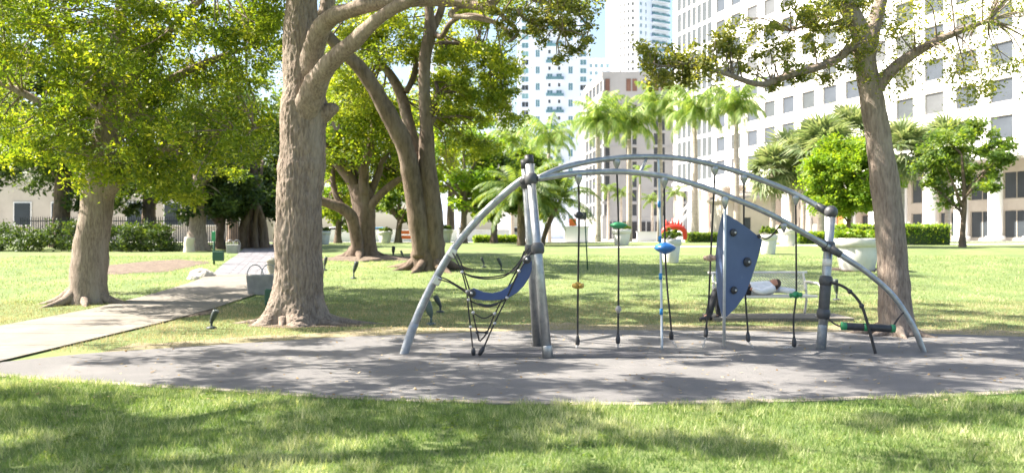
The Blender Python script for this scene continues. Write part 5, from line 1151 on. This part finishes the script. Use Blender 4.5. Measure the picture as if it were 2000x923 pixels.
for z in (.25, .62): mb = MB(); mb.bbox(b.x-.75, b.x+.75, b.y-.04, b.y+.04, b.z+z, b.z+z+.26, .02); mb.build('board', M['orangebar'], ob)
for x_ in (-.6, .6): mb = MB(); mb.tube([b+Vector((x_, -.3, 0)), b+Vector((x_, 0, .95)), b+Vector((x_, .3, 0))], .03, 6); mb.build('leg', M['orangebar'], ob)
def lamp(px, d, top, label):
    b = gx(px, d); t = P(px, top, d); r = empty('lamp_post', b, label, 'lamp post', 'street lamp posts'); mb = MB(); mb.tube([b, b.lerp(t, .1), t], [.12, .075, .06], 10); mb.build('pole', M['whitepot'], r)
    mb = MB(); mb.lathe([(.06, 0), (.2, .1), (.26, .4), (.18, .5), (.02, .62)], 14, Matrix.Translation(t)); mb.build('lantern', M['whitepot'], r)
lamp(895, 66, 395, 'white lamp post right of the forked oak')
gs = empty('garden_stake', gp(1148, 527), 'thin green stake standing in the lawn beside the yellow step rope', 'stake'); q = gp(1148, 527); qt = P(1142, 418, q.y)
mb = MB(); mb.tube([q - Vector((0,0,.1)), qt], .022, 8); mb.build('shaft', M['greenpost'], gs); mb = MB(); mb.bbox(qt.x-.16, qt.x+.06, qt.y-.05, qt.y+.05, qt.z-.18, qt.z+.06, .02); mb.build('fitting', M['blackplastic'], gs)
b = gx(1119, 84); so_ = empty('traffic_signal', b, 'small orange signal box on a post across the street', 'signal'); t = P(1119, 436, 84)
mb = MB(); mb.tube([b, t], .05, 8); mb.build('pole', M['fixture'], so_); mb = MB(); mb.bbox(t.x-.35, t.x+.3, t.y-.15, t.y+.15, t.z-.25, t.z+.45, .04); mb.build('housing', M['orangebar'], so_)

# ------------------------------------------------------------------ soil under the trees, grass blades, litter
def soilpatch(name, c, rx, ry, seed, hgt=.03):
    mb = MB(); n, k = 40, 7; vs = [(c.x, c.y, float(hg(c.y))+hgt+.02)]
    for i in range(1, k+1):
        for j in range(n):
            a = 2*PI*j/n; w = 1 + .28*mnoise.noise(Vector((math.cos(a)*1.5+seed, math.sin(a)*1.5, 0))) + .1*mnoise.noise(Vector((math.cos(a)*5+seed, math.sin(a)*5, 2)))
            x_ = c.x + math.cos(a)*rx*w*i/k; y_ = c.y + math.sin(a)*ry*w*i/k; f = 1-(i/k)**2
            vs.append((x_, y_, float(hg(y_)) + .006 + hgt*f + (.02*f*mnoise.noise(Vector((x_*6, y_*6, 0))) if i < k else 0)))
    fs = [(0, 1+j, 1+(j+1) % n) for j in range(n)] + [(1+(i-1)*n+j, 1+i*n+j, 1+i*n+(j+1) % n, 1+(i-1)*n+(j+1) % n) for i in range(1, k) for j in range(n)]
    mb.add(vs, fs, True); o = mb.build('soil', M['soil']); o['kind'] = 'structure'
    PATCH.append((c.x, c.y, rx*.92, ry*.92))
PATCH = []
soilpatch('soil', Vector((b1.x+.15, b1.y-.1, 0)), 1.15, .62, 1.3, .05); soilpatch('soil', Vector((b3.x+.4, b3.y-.3, 0)), 1.9, 1.5, 4.1, .12); soilpatch('soil', Vector((b2.x, b2.y, 0)), .9, .9, 7.7, .04)
soilpatch('soil', gp(340, 520) + Vector((-.8, 0, 0)), 1.6, 3.0, 9.2, .03); soilpatch('soil', gx(1674, 29.2), 1.1, .8, 2.2, .03); soilpatch('soil', gp(372, 612), .55, .9, 3.4, .015)
def grass(x0, x1, y0, y1, n, hgt, wid, m, name, label, fade=None, dry=0.):
    x = RNG.uniform(x0, x1, n); y = RNG.uniform(y0, y1, n)
    keep = np.abs(x) < (1.0/F)*(1040)*y + .3
    nr, fr = oval_range(x); keep &= ~((y > nr-.02-.10*RNG.uniform(0, 1, n)) & (y < fr+.0) & (x > -6.55) & (x < 11.2))
    pl, pr = np.interp(y, [p[1] for p in PL], [p[0] for p in PL]), np.interp(y, [p[1] for p in PR], [p[0] for p in PR]); ov = .10*RNG.uniform(0, 1, n)**2; keep &= ~((x > pl+ov) & (x < pr-ov))
    keep &= ~((np.abs(x-pb.x-.15) < 1.36) & (np.abs(y-pb.y+.03) < .54))
    for cx_, cy_, rx, ry in PATCH: keep &= ((x-cx_)/rx)**2 + ((y-cy_)/ry)**2 > RNG.uniform(.75, 1.05, n)
    if fade is not None: keep &= RNG.uniform(0, 1, n) < fade(x, y)
    x, y = x[keep], y[keep]; n = len(x); z = hg(y)
    big = np.array([mnoise.noise(Vector((a*.9, b_*.9, 3.))) for a, b_ in zip(x, y)]); sm = np.array([mnoise.noise(Vector((a*4.5, b_*4.5, 7.))) + .8*mnoise.noise(Vector((a*13, b_*13, 2.))) for a, b_ in zip(x, y)])
    h = hgt*np.clip(1 + .9*sm + .4*big, .3, 2)*RNG.uniform(.55, 1.35, n); a = RNG.uniform(0, 2*PI, n); w = wid*RNG.uniform(.6, 1.3, n); ln = RNG.uniform(.15, .95, n)*h; la = RNG.uniform(0, 2*PI, n)
    B = np.stack([x, y, z-.006], 1); D = np.stack([np.cos(a)*w, np.sin(a)*w, 0*w], 1); T = np.stack([x+np.cos(la)*ln, y+np.sin(la)*ln, z+h], 1)
    V = np.stack([B-D*.5, B+D*.5, T], 1).reshape(-1, 3); r = np.clip(.44 + dry*np.clip((19-y)/4, 0, 1) + .6*big + .38*sm + RNG.normal(0, .2, n), 0, 1)
    o = bigmesh(name, V, 3, m, r); tag(o, label, 'grass', kind='stuff')
grass(-7, 7, 5.2, 10.8, 300000, .044, .0072, M['grass'], 'grass', 'bright lawn grass in front of the play surface')
grass(-12, 13, 12.2, 21, 130000, .042, .010, M['drygrass'], 'grass', 'patchy dry grass behind the play surface', fade=lambda x, y: np.clip(.25 + (y - np.interp(x, [p.x for p in far3], [p.y for p in far3]))*.45, .25, 1), dry=.28)
grass(-20, 20, 20, 36, 90000, .045, .016, M['grass'], 'grass', 'green lawn around the spotlights and trees')
# broad-leaved weeds and clover in the near lawn
wc = []
for _ in range(420):
    y_ = random.uniform(5.6, 9.2); x_ = random.uniform(-.62, .62)*y_
    if mnoise.noise(Vector((x_*1.3, y_*1.3, 11))) < .05 or y_ > float(oval_range(x_)[0]) - .2: continue
    wc.append(((x_, y_, .035), random.uniform(.03, .09)))
V, r_ = leaves(wc, 30, .020, sub=6, aspect=.75, up=.8); V[:, 2] = np.maximum(V[:, 2]*.6 + .012, .006)
tag(bigmesh('weeds', V, 4, M['leaf_mid'], r_), 'small broad-leaved weeds growing in the near lawn', 'weeds', kind='stuff')
# fallen leaves on the play surface and lawn
n = 1100; x = RNG.uniform(-6, 7, n); y = RNG.uniform(8.4, 17, n); nr, fr = oval_range(x); zl = np.where((y > nr) & (y < fr), .016, .035)
p = np.stack([x, y, zl + RNG.uniform(0, .006, n)], 1); a = RNG.uniform(0, 2*PI, n); t = np.stack([np.cos(a), np.sin(a), RNG.normal(0, .15, n)], 1); b_ = np.stack([-np.sin(a), np.cos(a), RNG.normal(0, .2, n)], 1); L = (RNG.uniform(.025, .06, n))[:, None]
o = bigmesh('leaf_litter', np.stack([p-t*L*.5, p+b_*L*.28, p+t*L*.5+np.array([0,0,.006]), p-b_*L*.28], 1).reshape(-1, 3), 4, M['litter'], RNG.uniform(0, 1, n)); tag(o, 'small fallen dry leaves scattered over the play surface', 'leaves', kind='stuff')
